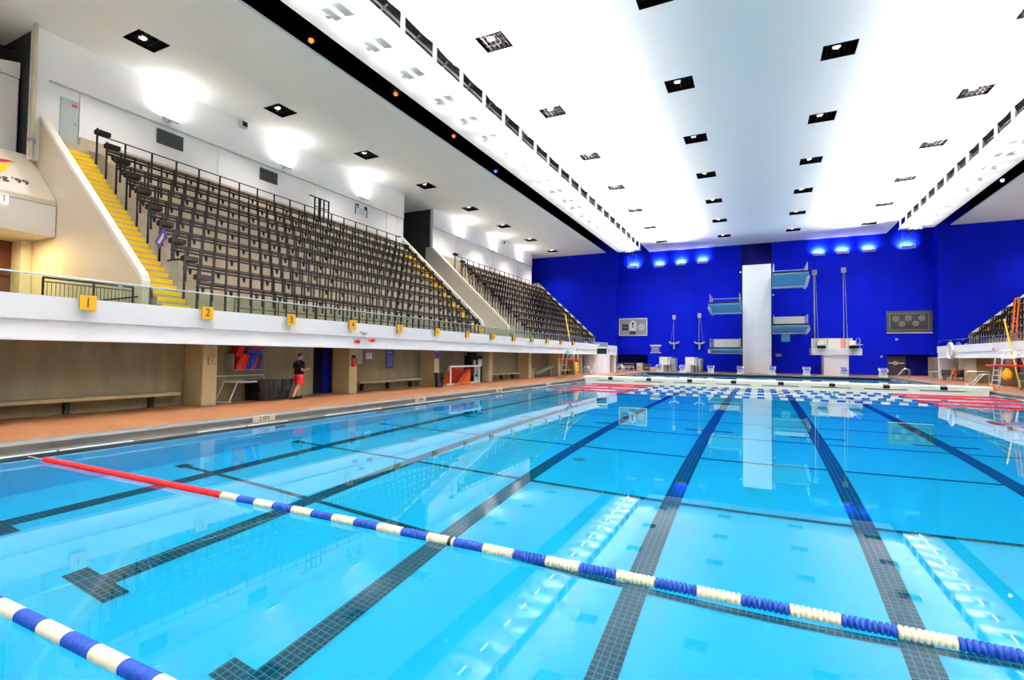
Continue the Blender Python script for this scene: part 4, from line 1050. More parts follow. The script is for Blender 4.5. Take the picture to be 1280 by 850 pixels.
MB().prism([(23.66, 1.65), (23.85, 1.65), (23.85, 1.8), (23.8, 1.86), (23.72, 1.78), (23.66, 1.78)], 'x', -16.27, -16.262).build('emblem', M_ink, t)
t = thing('pillar_box', (-16.28, 10.7, 1.3), 'small grey switch box on the first pillar', 'switch box')
MB().rbox(-16.3, -16.22, 10.58, 10.82, 1.35, 1.6, 0.02).build('box', M_concl, t); MB().box(-16.22, -16.2, 10.66, 10.74, 1.42, 1.53).build('switch', M_grey, t)
def bin_(x, y, r, h, m, label, sq_=False):
    t = thing('trash_bin', (x, y, 0), label, 'bin')
    rs = [[(x+rr*math.cos(q*PI/12), y+rr*math.sin(q*PI/12), z) for q in range(24)] for z, rr in ((0, r*0.78), (0.03, r*0.82), (h*0.86, r*0.97), (h*0.865, r*1.12), (h, r*1.14), (h, r*1.02), (h*0.9, r*0.95))]
    MB().rings(rs).build('bin_body', m, t, False)
    MB().tube((x, y, h*0.88), (x, y, h*0.89), r*0.95, 24).build('bin_liner', M_black, t)
    MB().box(x+r*0.95, x+r*1.16, y-0.06, y+0.06, h*0.6, h*0.66).build('bin_handle', m, t)
bin_(-15.75, 23.2, 0.28, 0.78, M_black, 'black round trash bin in front of the violet plaque pillar')
bin_(-15.85, 5.0, 0.33, 0.78, M_bin, 'blue plastic bin at the left edge of the deck')
# ball goal
t = thing('water_polo_goal', (-16.3, 26.4, 0), 'white framed ball goal with red net on the left deck', 'goal')
gx, g0, g1 = -16.05, 24.75, 28.1
MB().bar((gx, g0, 0), (gx, g0, 1.1), 0.10).build('goal_post', M_white, t); MB().bar((gx, g1, 0), (gx, g1, 1.1), 0.10).build('goal_post', M_white, t)
MB().bar((gx, g0-0.05, 1.1), (gx, g1+0.05, 1.1), 0.10).build('crossbar', M_white, t)
b = MB()
for q in range(17):
    y = g0+(g1-g0)*q/16; b.tube((gx, y, 1.06), (-16.95, y, 0.06), 0.008, 4)
for q in range(9):
    f = q/8; xx, zz = gx+(-0.9)*f, 1.06-1.0*f; b.tube((xx, g0, zz), (xx, g1, zz), 0.008, 4)
b.quad((gx-0.02, g0+0.02, 1.05), (-16.96, g0+0.02, 0.05), (-16.96, g0+2.2, 0.05), (gx-0.3, g0+2.2, 0.78))
b.build('goal_net', M_net, t)
MB().add([(gx, g0-0.02, 0.85), (gx, g0-0.02, 0.05), (-16.95, g0-0.02, 0.05), (gx, g0-0.05, 0.85), (gx, g0-0.05, 0.05), (-16.95, g0-0.05, 0.05)], [(0, 1, 2), (3, 5, 4), (0, 3, 4, 1), (1, 4, 5, 2), (2, 5, 3, 0)]).build('side_float', M_orange, t)
MB().add([(gx-0.05, 26.2, 0.05), (gx-0.05, 27.1, 0.05), (gx-0.05, 27.1, 0.9), (gx-0.3, 26.2, 0.05), (gx-0.3, 27.1, 0.05), (gx-0.3, 27.1, 0.9)], [(0, 1, 2), (3, 5, 4), (0, 3, 4, 1), (1, 4, 5, 2), (2, 5, 3, 0)]).build('folded_net', M_orange, t)
MB().tube((gx, g0-0.4, 0.06), (gx, g0+0.2, 0.06), 0.07, 8).tube((gx, 27.0, 0.07), (gx, g1, 0.07), 0.08, 8).build('bottom_float', M_ropew, t)
MB().tube((gx, g0+0.2, 0.07), (gx, 26.9, 0.07), 0.045, 8).ell((gx+0.05, 26.1, 0.1), 0.08, 0.2, 0.1).build('folded_rope', M_orange, t)
t = thing('black_kiosk', (-16.9, 29.0, 0), 'tall black cabinet with white notices behind the ball goal', 'cabinet')
MB().rbox(-17.3, -16.75, 28.3, 29.8, 0, 1.75, 0.04).build('cabinet_body', M_black, t)
MB().box(-16.75, -16.73, 29.15, 29.65, 1.05, 1.5).build('notice', M_paper, t)
b = MB()
for q in range(3):
    for r in range(3):
        if (q+r) % 2 == 0: b.box(-16.732, -16.725, 29.2+q*0.14, 29.3+q*0.14, 1.1+r*0.13, 1.19+r*0.13)
b.build('notice_pattern', M_grey, t)
MB().box(-16.75, -16.73, 28.55, 28.85, 1.15, 1.45).build('notice', M_fixt, t)
MB().rbox(-17.2, -16.8, 28.4, 29.2, 1.75, 1.95, 0.08).build('cabinet_hood', M_black, t)
t = thing('poster_stand', (-16.4, 28.3, 0), 'pale blue poster board standing beside the goal', 'poster board')
MB().rbox(-16.5, -16.45, 28.2, 28.85, 0.1, 1.1, 0.01).build('poster', mat('poster_blue', (0.35, 0.55, 0.65, 1), 0.5), t)
MB().box(-16.45, -16.445, 28.3, 28.7, 0.38, 0.56).box(-16.45, -16.445, 28.5, 28.8, 0.6, 0.7).build('poster_print', M_dark, t)
MB().tube((-16.5, 28.3, 0), (-16.5, 28.3, 0.3), 0.02, 6).tube((-16.5, 28.8, 0), (-16.5, 28.8, 0.3), 0.02, 6).build('stand_leg', M_grey, t)
t = thing('white_crate', (-16.7, 27.6, 0), 'pale grey crate stack inside the goal mouth', 'crate')
MB().rbox(-17.3, -17.0, 27.1, 27.95, 0.0, 0.6, 0.03).build('crate_body', M_fixt, t)
MB().box(-17.0, -16.99, 27.2, 27.35, 0.4, 0.48).box(-17.0, -16.99, 27.65, 27.85, 0.4, 0.48).build('crate_slot', M_dark, t)
t = thing('leaning_board', (-16.6, 41, 0), 'pale green board leaning under the left balcony', 'board')
MB().rings([[(-16.9, 38.4, 0.25), (-16.4, 38.4, 0.25), (-16.4, 42.0, 0.85), (-16.9, 42.0, 0.85)], [(-16.9, 38.4, 0.31), (-16.4, 38.4, 0.31), (-16.4, 42.0, 0.91), (-16.9, 42.0, 0.91)]]).build('board', M_green, t)
MB().box(-16.75, -16.6, 41.8, 41.95, 0, 0.85).box(-16.75, -16.6, 38.5, 38.62, 0, 0.28).build('board_trestle', M_grey, t)
t = thing('floor_locker', (-16.6, 37.4, 0), 'grey equipment box beside the leaning green board', 'box')
MB().rbox(-17.2, -16.45, 37.0, 37.85, 0, 0.62, 0.03).build('box_body', M_conc, t); MB().rbox(-17.25, -16.4, 36.96, 37.9, 0.62, 0.74, 0.03).build('box_lid', M_grey, t)
# fascia fittings
def bell(x, y, z, s, label):
    t = thing('alarm_bell', (x, y, z), label, 'alarm')
    MB().disc((x+s*0.05, y, z), 'x', 0.085, 0.08, 16).build('gong', M_red, t, True)
    MB().rbox(x-0.02, x+0.05, y-0.2, y-0.09, z-0.07, z+0.04, 0.02).build('bell_box', M_red, t)
bell(-15.48, 16.6, 2.3, 1, 'red alarm bell low on the white left balcony front')
bell(-15.48, 17.5, 2.38, 1, 'second red alarm unit just beyond the first bell')
bell(-15.48, 45.5, 2.4, 1, 'red alarm bell on the left balcony front by the lookout booth')
bell(mir(-15.48), 47.5, 2.62, -1, 'red alarm bell on the white right balcony front')
t = thing('fascia_camera', (-15.45, 16.9, 2.62), 'small white camera dome on the left balcony front', 'camera')
MB().ell((-15.38, 16.9, 2.66), 0.1, 0.14, 0.07).build('dome', M_fixt, t, True); MB().box(-15.45, -15.40, 16.7, 17.1, 2.68, 2.73).build('mount', M_fixt, t)
xr = 14.91
t = thing('round_relief', (xr, 56.3, 2.7), 'round white dial relief on the right balcony front', 'relief')
rs = [[(xr-dx, 56.3+r*math.cos(q*PI/16), 2.62+r*math.sin(q*PI/16)) for q in range(32)] for dx, r in ((0, 0.74), (0.14, 0.74), (0.17, 0.68), (0.10, 0.56), (0.10, 0.02))]
MB().rings(rs).build('rim', M_white, t)
MB().box(xr-0.14, xr-0.10, 56.27, 56.33, 2.4, 2.95).box(xr-0.14, xr-0.10, 56.1, 56.33, 2.6, 2.66).build('hands', M_grey, t)
# leaning yellow poles
t = thing('reach_pole', (-15.9, 45, 3), 'long yellow rescue pole leaning on the far left stand', 'pole')
MB().tube((-15.95, 45.0, 3.0), (-17.3, 47.3, 5.9), 0.05, 8).build('shaft', M_sign, t); MB().tube((-15.95, 45.0, 2.97), (-15.9, 44.95, 2.85), 0.07, 8).build('tip', M_black, t)
xp = mir(-15.9)
t = thing('reach_pole', (xp, 45, 3), 'long yellow rescue pole leaning at the right balcony', 'pole')
MB().tube((14.6, 42.45, 0.05), (14.85, 45.4, 4.6), 0.05, 8).build('shaft', M_sign, t); MB().tube((14.6, 42.45, 0.1), (14.59, 42.4, 0.0), 0.07, 8).build('tip', M_black, t)
t = thing('orange_ladder', (mir(-21), 58, 5), 'orange folded frame standing among the right stand seats', 'frame')
for yy in (54.6, 55.3): MB().tube((18.5, yy, 3.05), (18.8, yy, 6.9), 0.06, 8).build('upright', M_orange, t)
MB().tube((18.8, 54.6, 6.9), (18.8, 55.3, 6.9), 0.06, 8).tube((18.62, 54.6, 5.0), (18.62, 55.3, 5.0), 0.04, 8).build('rung', M_orange, t)
# lookout booth
t = thing('lookout_booth', (-16.2, 53, 0), 'white curved lookout booth with slanted glass front by the left balcony', 'booth')
bx0, bx1, by0, by1 = -16.75, -14.5, 51.7, 53.6
prof_ = [(bx0, by0), (bx0+0.5, by0), (bx0+1.0, by0+0.03), (-15.3, by0+0.12), (-14.85, by0+0.45), (bx1, by0+1.0), (bx1, by1), (bx0, by1)]
MB().prism(prof_, 'z', 0, 2.05).build('booth_wall', M_white, t)
for (xa, ya), (xb, yb) in (((bx0+0.05, by0), (bx0+0.12, by0)), ((-15.85, by0+0.02), (-15.75, by0+0.02)), ((bx1-0.1, by0+1.0), (bx1, by0+1.0))):
    MB().box(xa, xb+0.04, ya, ya+0.1, 2.05, 3.35 if xa < -17 else 2.75).build('mullion', M_white, t)
MB().bar((bx0+0.1, by0+0.05, 3.3), (-15.8, by0+0.05, 2.75), 0.14).bar((-15.8, by0+0.05, 2.72), (bx1, by0+1.0, 2.72), 0.14).build('window_head', M_white, t)
MB().add([(bx0+0.15, by0+0.06, 2.05), (-15.85, by0+0.06, 2.05), (-15.85, by0+0.06, 2.75), (bx0+0.15, by0+0.06, 3.25)], [(0, 1, 2, 3)]).build('side_pane', M_glass, t)
MB().add([(-15.8, by0+0.08, 2.05), (bx1, by0+1.0, 2.05), (bx1, by0+1.0, 2.7), (-15.8, by0+0.08, 2.7)], [(0, 1, 2, 3)]).build('front_pane', M_glass, t)
MB().add([(bx0+0.1, by0+0.05, 3.32), (-15.8, by0+0.05, 2.79), (bx1, by0+1.0, 2.79), (bx1-0.2, by1, 3.3), (bx0+0.1, by1, 3.4)], [(0, 1, 2, 3, 4)]).build('roof_pane', mat('grey_roof_glass', (0.12, 0.15, 0.17, 1), 0.15), t)
MB().prism([(bx0+0.12, by0+0.25), (-15.7, by0+0.3), (bx1-0.12, by0+1.2), (bx1-0.12, by1-0.1), (bx0+0.12, by1-0.1)], 'z', 2.05, 2.68).build('booth_dark_fill', M_dark, t)  # solid dark block behind the panes, indoor gloom put into its colour
MB().box(bx0-0.55, bx0-0.03, by0-0.4, by0+0.3, 0, 2.0).build('blue_panel', mat('slate_blue', (0.08, 0.13, 0.28, 1), 0.6), t)
# grab rails
def grab(x, y, label, s=1, m=M_chrome):
    t = thing('pool_grab_rail', (x, y, 0), label, 'handrail', 'steel pool ladder rails')
    for dy in (0, 0.55):
        MB().path([(x, y+dy, 0.0), (x, y+dy, 0.75), (x+s*0.08, y+dy, 0.9), (x+s*0.25, y+dy, 0.95), (x+s*0.45, y+dy, 0.88), (x+s*0.9, y+dy, 0.25), (x+s*1.0, y+dy, -0.2)], 0.025, 8).build('rail_hoop', m, t, True)
    MB().tube((x+s*1.0, y, -0.2), (x+s*1.0, y+0.55, -0.2), 0.02, 6).tube((x+s*0.8, y, 0.38), (x+s*0.8, y+0.55, 0.38), 0.02, 6).build('ladder_rung', m, t)
grab(-13.6, 53.0, 'steel ladder rail in front of the lookout booth')
grab(-13.2, 40.4, 'steel ladder rail beside the left lifeguard chair')
grab(13.0, 41.6, 'steel ladder rail beside the right lifeguard chair', -1)
grab(12.9, 60.5, 'steel ladder rail at the far right corner of the diving pool', -1)
t = thing('square_hand_rail', (13.5, 46.5, 0), 'tall square steel hand rail on the right deck', 'handrail')
MB().path([(13.0, 46.0, 0), (13.0, 46.0, 0.95), (13.08, 46.0, 1.03), (14.15, 46.0, 1.03), (14.23, 46.0, 0.95), (14.23, 46.0, 0)], 0.035, 8).build('rail_hoop', M_chrome, t, True)
MB().box(12.95, 13.05, 45.95, 46.05, 0, 0.16).box(14.18, 14.28, 45.95, 46.05, 0, 0.16).build('rail_foot', M_white, t)
# lifeguard chairs
def guard_chair(x, y, s, label, seatm, parts):
    t = thing('lifeguard_chair', (x, y, 0), label, 'lifeguard chair', 'tall lifeguard chairs on the deck')
    # s: +1 faces +x (pool to the right)
    f = lambda u: x + s*u
    for yy in (y-0.55, y+0.55):
        MB().path([(f(-0.75), yy, 0), (f(-0.62), yy, 1.5), (f(-0.5), yy, 2.0), (f(-0.25), yy, 2.35)], 0.035, 8).build('rear_leg', M_white, t, True)
        MB().path([(f(0.55), yy, 0), (f(0.4), yy, 1.5), (f(0.3), yy, 2.25), (f(0.1), yy, 2.42), (f(-0.25), yy, 2.4)], 0.035, 8).build('front_leg', M_white, t, True)
    MB().rbox(min(f(-0.85), f(0.75)), max(f(-0.85), f(0.75)), y-0.75, y+0.75, 1.44, 1.55, 0.03).build('platform', M_red, t)
    MB().rbox(min(f(-0.35), f(0.15)), max(f(-0.35), f(0.15)), y-0.3, y+0.3, 1.9, 1.98, 0.03).build('seat', seatm, t)
    MB().rings([[(f(-0.35), y-0.3, 1.95), (f(-0.35), y+0.3, 1.95), (f(-0.3), y+0.3, 1.95), (f(-0.3), y-0.3, 1.95)], [(f(-0.5), y-0.28, 2.4), (f(-0.5), y+0.28, 2.4), (f(-0.45), y+0.28, 2.4), (f(-0.45), y-0.28, 2.4)]]).build('backrest', seatm, t)
    MB().box(min(f(-0.2), f(0.0)), max(f(-0.2), f(0.0)), y-0.08, y+0.08, 1.55, 1.9).build('seat_post', M_grey, t)
    for k in range(4):
        z = 0.3+k*0.3; MB().tube((f(0.52-0.03*k), y-0.55, z), (f(0.52-0.03*k), y+0.55, z), 0.028, 6).build('step', M_white, t)
    MB().tube((f(-0.7), y-0.55, 0.6), (f(-0.7), y+0.55, 0.6), 0.022, 6).tube((f(-0.68), y-0.55, 1.05), (f(-0.68), y+0.55, 1.05), 0.022, 6).build('cross_brace', M_white, t)
    return t
guard_chair(-14.25, 40.6, 1, 'white lifeguard chair with red platform and teal seat, left deck', M_teal, 0)
guard_chair(13.35, 40.6, -1, 'white lifeguard chair with red platform and white seat, right deck', M_white, 0)
def tube_yellow(x, y, z0, z1, r, label):
    t = thing('rescue_tube', (x, y, z0), label, 'rescue tube')
    MB().path([(x, y, z0), (x+0.02, y, z0+0.12), (x, y, (z0+z1)/2), (x-0.02, y, z1-0.1), (x, y, z1)], [r*0.5, r, r*1.05, r*0.9, r*0.3], 10).build('foam_body', M_sign, t, True)
    MB().path([(x, y, z1), (x+0.05, y+0.03, z1+0.12), (x, y, z1+0.2)], 0.015, 6).build('strap', M_red, t)
tube_yellow(-13.55, 39.75, 0.35, 1.3, 0.14, 'yellow rescue tube hung on the left lifeguard chair')
t = thing('life_jacket', (13.0, 39.9, 0.5), 'yellow life vest hung on the right lifeguard chair', 'life vest')
MB().ell((13.15, 39.95, 0.95), 0.24, 0.14, 0.34).ell((13.15, 39.95, 1.25), 0.13, 0.1, 0.13).build('vest_body', M_sign, t, True)
MB().path([(13.02, 39.8, 0.7), (13.15, 39.78, 0.75), (13.3, 39.8, 0.7)], 0.03, 6).build('vest_strap', M_red, t)
t = thing('traffic_cone', (12.45, 39.95, 0), 'small orange cone below the right lifeguard chair', 'cone')
MB().tube((12.45, 39.95, 0.04), (12.45, 39.95, 0.42), 0.17, 14, 0.04).build('cone_body', M_orange, t, True); MB().rbox(12.23, 12.67, 39.73, 40.17, 0, 0.05, 0.02).build('cone_base', M_orange, t)
# far-left clutter
t = thing('blue_parasol', (-16.8, 66, 0), 'small closed blue ball on a stand beside the booth', 'ball')
MB().ell((-16.85, 64.5, 1.05), 0.36, 0.36, 0.26).build('ball', mat('bright_blue', (0.02, 0.10, 0.55, 1), 0.5), t, True); MB().tube((-16.85, 64.5, 0), (-16.85, 64.5, 0.85), 0.06, 8).build('stand', M_grey, t)
src = None
for k, x in enumerate((-16.55, -15.75, -15.0)):
    lb = 'dark deck chair with white frame in the left far recess, %s of three' % ['leftmost', 'middle', 'rightmost'][k]
    if src is None:
        t = thing('deck_chair', (x, 66.0, 0), lb, 'chair', 'deck chairs in the far left recess')
        MB().rbox(x-0.28, x+0.28, 65.8, 66.3, 0.40, 0.45, 0.02).build('seat', M_black, t)
        MB().rbox(x-0.28, x+0.28, 66.3, 66.35, 0.45, 0.95, 0.02).build('backrest', M_black, t)
        MB().box(x-0.3, x+0.3, 66.36, 66.4, 0.9, 0.97).box(x-0.3, x+0.3, 65.76, 65.8, 0.40, 0.46).box(x-0.3, x+0.3, 65.76, 65.8, 0.6, 0.65).build('frame_bar', M_white, t)
        for xx in (x-0.27, x+0.27):
            for yy in (65.82, 66.3): MB().tube((xx, yy, 0), (xx, yy, 0.62), 0.02, 6).build('leg', M_white, t)
        src = t
    else: place(copy_tree(src), (x, 66.0, 0), 0, lb)
def crate(x0, x1, y0, y1, z1, m, label, nm='storage_box'):
    t = thing(nm, ((x0+x1)/2, y0, 0), label, 'box')
    MB().rbox(x0, x1, y0, y1, 0, z1-0.06, 0.02).build('box_body', m, t); MB().rbox(x0-0.02, x1+0.02, y0-0.02, y1+0.02, z1-0.06, z1, 0.02).build('lid', m, t)
    MB().box(x0+0.1, x1-0.1, y0-0.012, y0, z1*0.4, z1*0.5).build('label_strip', M_grey, t)
crate(-14.55, -13.85, 67, 67.6, 1.0, M_cardb, 'tall beige box in front of the far left recess')
crate(-13.75, -12.85, 67.2, 67.9, 0.9, M_dark, 'dark equipment box between the two beige boxes')
crate(-12.8, -12.1, 66.8, 67.4, 0.5, M_cardb, 'low beige box left of the low springboards')
# far-right items
t = thing('wall_mat', (14.05, 73.0, 0), 'dark brown standing mat with white round logo in the far right recess', 'mat')
MB().rbox(13.2, 15.1, 72.5, 72.7, 0, 2.3, 0.03).build('mat_body', mat('dark_brown_mat', (0.025, 0.010, 0.015, 1), 0.6), t)
MB().disc((14.1, 72.49, 1.42), 'y', 0.22, 0.02, 20).box(13.45, 13.9, 72.48, 72.5, 1.36, 1.47).box(14.3, 14.95, 72.48, 72.5, 1.36, 1.47).build('mat_logo', M_paper, t)
MB().disc((14.1, 72.478, 1.42), 'y', 0.12, 0.008, 16).build('logo_ring', M_grey, t)
t = thing('white_table', (14.6, 60.0, 0), 'small white table on the far right deck', 'table')
MB().rbox(14.0, 15.2, 58.6, 59.4, 0.70, 0.76, 0.02).build('table_top', M_fixt, t)
for xx in (14.08, 15.12):
    for yy in (58.7, 59.3): MB().tube((xx, yy, 0), (xx, yy, 0.7), 0.03, 6).build('leg', M_fixt, t)
t = thing('dark_bench', (15.4, 57.6, 0), 'dark bench behind the seated swimmer on the right deck', 'bench')
MB().rbox(14.6, 16.2, 57.2, 57.75, 0.32, 0.40, 0.02).build('seat', M_dark, t); MB().rbox(14.6, 16.2, 57.82, 57.9, 0.4, 0.95, 0.02).build('backrest', M_dark, t)
for xx in (14.7, 16.1): MB().box(xx-0.04, xx+0.04, 57.25, 57.7, 0, 0.34).build('leg', M_dark, t)
# under the right balcony
w = MB().box(mir(-17.35), mir(-17.35)+0.4, YB0, 50, 0, 2.1)
struct('wall_bay_right', w, M_conc)
for y in (10.4, 17, 23.5, 30, 36.4, 42.9, 49.2): struct('pillar', MB().rbox(mir(-16.3), mir(-17.3), y, y+0.5, 0, 2.06, 0.025), M_concl)
b = MB(); rs = []
pts = [(15.6, 53.0), (15.45, 54.4), (15.55, 55.6), (16.0, 56.5), (16.9, 57.0)]
for z in (0, 2.06): rs.append([(x, y, z) for x, y in pts] + [(17.2, 57.0, z), (17.2, 53, z)])
struct('wall_curved_right', MB().rings(rs), M_concl)
struct('wall_end_right', MB().box(15.0, 16.4, 60.0, 60.3, 0, 2.06), M_wallw)
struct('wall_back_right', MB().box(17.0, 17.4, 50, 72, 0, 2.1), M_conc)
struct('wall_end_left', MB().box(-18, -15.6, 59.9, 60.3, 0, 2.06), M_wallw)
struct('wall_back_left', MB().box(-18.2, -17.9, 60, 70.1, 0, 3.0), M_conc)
t = thing('equipment_rack', (15.7, 42, 0), 'grey equipment shelves behind the right lifeguard chair', 'rack')
for z in (0.25, 0.6, 0.95): MB().rbox(15.3, 16.2, 41.2, 43.2, z, z+0.05, 0.01).build('shelf', M_grey, t)
for xx in (15.33, 16.17):
    for yy in (41.25, 43.15): MB().tube((xx, yy, 0), (xx, yy, 1.1), 0.03, 6).build('upright', M_grey, t)
# rear end wall of hall behind the camera
struct('wall_back', MB().box(-34, 34, YB0-0.3, YB0, -0.5, 20), M_wallw)
struct('wall_outer_left', MB().box(-34.2, -33.9, YB0, 72, 0, 20), M_dark)
# ================================================================== PEOPLE
def loft_path(mb, pts, n=14):
    # pts: (center, rx, ry) rings, roughly vertical loft in x/y ellipses, or general path with radii
    rs = []
    for c, rx, ry in pts: rs.append([(c[0]+rx*math.cos(2*PI*i/n), c[1]+ry*math.sin(2*PI*i/n), c[2]) for i in range(n)])
    return mb.rings(rs)
def hand(mb, wrist, fwd, up, side, k=1.0):
    w_ = Vector(wrist); f = Vector(fwd).normalized(); u = Vector(up).normalized(); s = f.cross(u).normalized()*side
    p = w_ + f*0.05*k
    mb.ell(tuple(p), 0.045*k, 0.045*k, 0.045*k, 10, 6); mb.path([tuple(w_), tuple(w_+f*0.09*k)], [0.028*k, 0.036*k], 8)
    for q, ln in enumerate((0.07, 0.08, 0.076, 0.06)):
        b0 = w_ + f*0.085*k + u*(0.03-0.02*q)*k
        b1 = b0 + f*ln*0.55*k + s*0.008*k; b2 = b1 + f*ln*0.3*k + s*0.03*k; b3 = b2 - f*0.005*k + s*0.025*k
        mb.path([tuple(b0), tuple(b1), tuple(b2), tuple(b3)], [0.0105*k, 0.0100*k, 0.009*k, 0.007*k], 7)
    t0 = w_ + f*0.03*k + u*0.03*k; mb.path([tuple(t0), tuple(t0+f*0.03*k+u*0.03*k+s*0.01*k), tuple(t0+f*0.06*k+u*0.036*k+s*0.025*k)], [0.014*k, 0.0115*k, 0.009*k], 7)
def head(mb, c, fwd, k=1.0):
    c = Vector(c); f = Vector(fwd).normalized(); r = Vector((f.y, -f.x, 0)).normalized(); up = Vector((0, 0, 1))
    mb.ell(tuple(c), 0.085*k, 0.095*k, 0.112*k, 16, 12)
    mb.ell(tuple(c+f*0.035*k-up*0.055*k), 0.062*k, 0.062*k, 0.062*k, 14, 10)          # jaw
    mb.ell(tuple(c+f*0.098*k-up*0.015*k), 0.017*k, 0.017*k, 0.03*k, 8, 6)              # nose
    mb.ell(tuple(c+f*0.088*k+up*0.025*k), 0.055*k, 0.04*k, 0.012*k, 8, 6)              # brow
    mb.ell(tuple(c+f*0.086*k-up*0.062*k), 0.024*k, 0.024*k, 0.010*k, 8, 6)             # lips
    for s in (-1, 1): mb.ell(tuple(c+r*s*0.087*k-up*0.005*k), 0.016*k, 0.02*k, 0.032*k, 8, 6)
def fuse(o, vox=0.009):
    m = o.modifiers.new('fuse', 'REMESH'); m.mode = 'VOXEL'; m.voxel_size = vox; m.use_smooth_shade = True
    s = o.modifiers.new('soften', 'SMOOTH'); s.factor = 0.5; s.iterations = 3
def eyes(c, fwd, t, k=1.0):
    c = Vector(c); f = Vector(fwd).normalized(); r = Vector((f.y, -f.x, 0)).normalized(); b = MB()
    for s in (-1, 1): b.ell(tuple(c+f*0.083*k+r*s*0.033*k+Vector((0, 0, 0.004))), 0.012*k, 0.012*k, 0.008*k, 8, 6)
    b.build('eyes', M_hair, t, True)
# walking attendant, facing +y (side view from the camera)
px, py = -16.15, 14.15
bd = MB()
R_ = {}
hipz = 0.93
# legs: front (left, planted) and rear
bd.path([(px-0.08, py, hipz), (px-0.09, py+0.07, 0.70), (px-0.09, py+0.12, 0.50), (px-0.09, py+0.10, 0.36), (px-0.09, py+0.07, 0.10), (px-0.09, py+0.08, 0.05)], [0.12, 0.095, 0.066, 0.068, 0.042, 0.045], 12)
bd.path([(px+0.09, py, hipz), (px+0.10, py-0.04, 0.70), (px+0.10, py-0.10, 0.51), (px+0.10, py-0.19, 0.36), (px+0.10, py-0.31, 0.14), (px+0.10, py-0.32, 0.09)], [0.12, 0.095, 0.066, 0.068, 0.042, 0.045], 12)
for xx, yy, zz, dz in ((px-0.09, py+0.06, 0.035, 0.0), (px+0.10, py-0.34, 0.08, 0.05)):
    bd.path([(xx, yy-0.04, zz+0.01), (xx, yy+0.07, zz+0.01-dz*0.4), (xx, yy+0.19, zz-0.005-dz*0.8+0.0)], [0.042, 0.042, 0.028], 10)
loft_path(bd, [((px, py, 0.86), 0.16, 0.13), ((px, py, 0.98), 0.175, 0.15), ((px, py+0.02, 1.10), 0.165, 0.155), ((px, py+0.02, 1.25), 0.18, 0.15), ((px, py, 1.38), 0.20, 0.125), ((px, py, 1.46), 0.15, 0.09), ((px, py+0.01, 1.50), 0.07, 0.065), ((px, py+0.03, 1.58), 0.055, 0.06)], 16)
hc = (px, py+0.06, 1.655); fw_ = (0.25, 1, -0.05)
head(bd, hc, fw_)
bd.path([(px+0.20, py, 1.39), (px+0.245, py-0.05, 1.25), (px+0.25, py-0.07, 1.12), (px+0.24, py+0.06, 1.10), (px+0.22, py+0.20, 1.14)], [0.062, 0.054, 0.046, 0.044, 0.030], 10)
hand(bd, (px+0.22, py+0.20, 1.14), (0, 1, 0.1), (0, 0, 1), -1)
bd.path([(px-0.20, py, 1.39), (px-0.25, py+0.02, 1.24), (px-0.25, py+0.02, 1.10), (px-0.22, py+0.10, 0.96), (px-0.20, py+0.18, 0.86)], [0.062, 0.054, 0.046, 0.044, 0.030], 10)
hand(bd, (px-0.20, py+0.18, 0.86), (0, 0.8, -0.6), (0, 0.6, 0.8), 1)
person = bd.build('person', M_skin, org=(px, py, 0)); fuse(person)
tag(person, 'person in black T-shirt and red shorts walking along the left deck', 'person')
sh = MB()
loft_path(sh, [((px, py, 0.93), 0.19, 0.165), ((px, py, 1.02), 0.19, 0.17), ((px, py+0.02, 1.12), 0.185, 0.178), ((px, py+0.02, 1.25), 0.197, 0.17), ((px, py, 1.38), 0.215, 0.145), ((px, py, 1.45), 0.175, 0.11), ((px, py+0.01, 1.505), 0.085, 0.08)], 18)
sh.path([(px+0.16, py, 1.41), (px+0.23, py-0.03, 1.30), (px+0.25, py-0.06, 1.18)], [0.085, 0.078, 0.072], 12)
sh.path([(px-0.16, py, 1.41), (px-0.235, py+0.01, 1.30), (px-0.253, py+0.02, 1.18)], [0.085, 0.078, 0.072], 12)
o = sh.build('t_shirt', M_shirt, person, True); fuse(o, 0.012)
st_ = MB()
loft_path(st_, [((px, py, 0.80), 0.195, 0.165), ((px, py, 0.90), 0.195, 0.17), ((px, py, 0.975), 0.185, 0.165)], 18)
st_.path([(px-0.095, py+0.0, 0.86), (px-0.095, py+0.05, 0.70), (px-0.095, py+0.085, 0.56)], [0.135, 0.125, 0.125], 12)
st_.path([(px+0.10, py+0.0, 0.86), (px+0.105, py-0.02, 0.70), (px+0.105, py-0.06, 0.56)], [0.135, 0.125, 0.125], 12)
o = st_.build('shorts', M_short, person, True); fuse(o, 0.012)
hr = MB().ell((hc[0]-0.005, hc[1]-0.022, hc[2]+0.035), 0.09, 0.092, 0.088, 16, 10); hr.build('hair', M_hair, person, True)
eyes(hc, fw_, person)
for xx, yy, zz in ((px-0.09, py+0.08, 0.045), (px+0.10, py-0.30, 0.055)):
    MB().path([(xx, yy-0.09, zz), (xx, yy, zz+0.012), (xx, yy+0.09, zz), (xx, yy+0.19, zz-0.012)], [0.045, 0.052, 0.048, 0.03], 10).build('shoe', M_black, person, True)
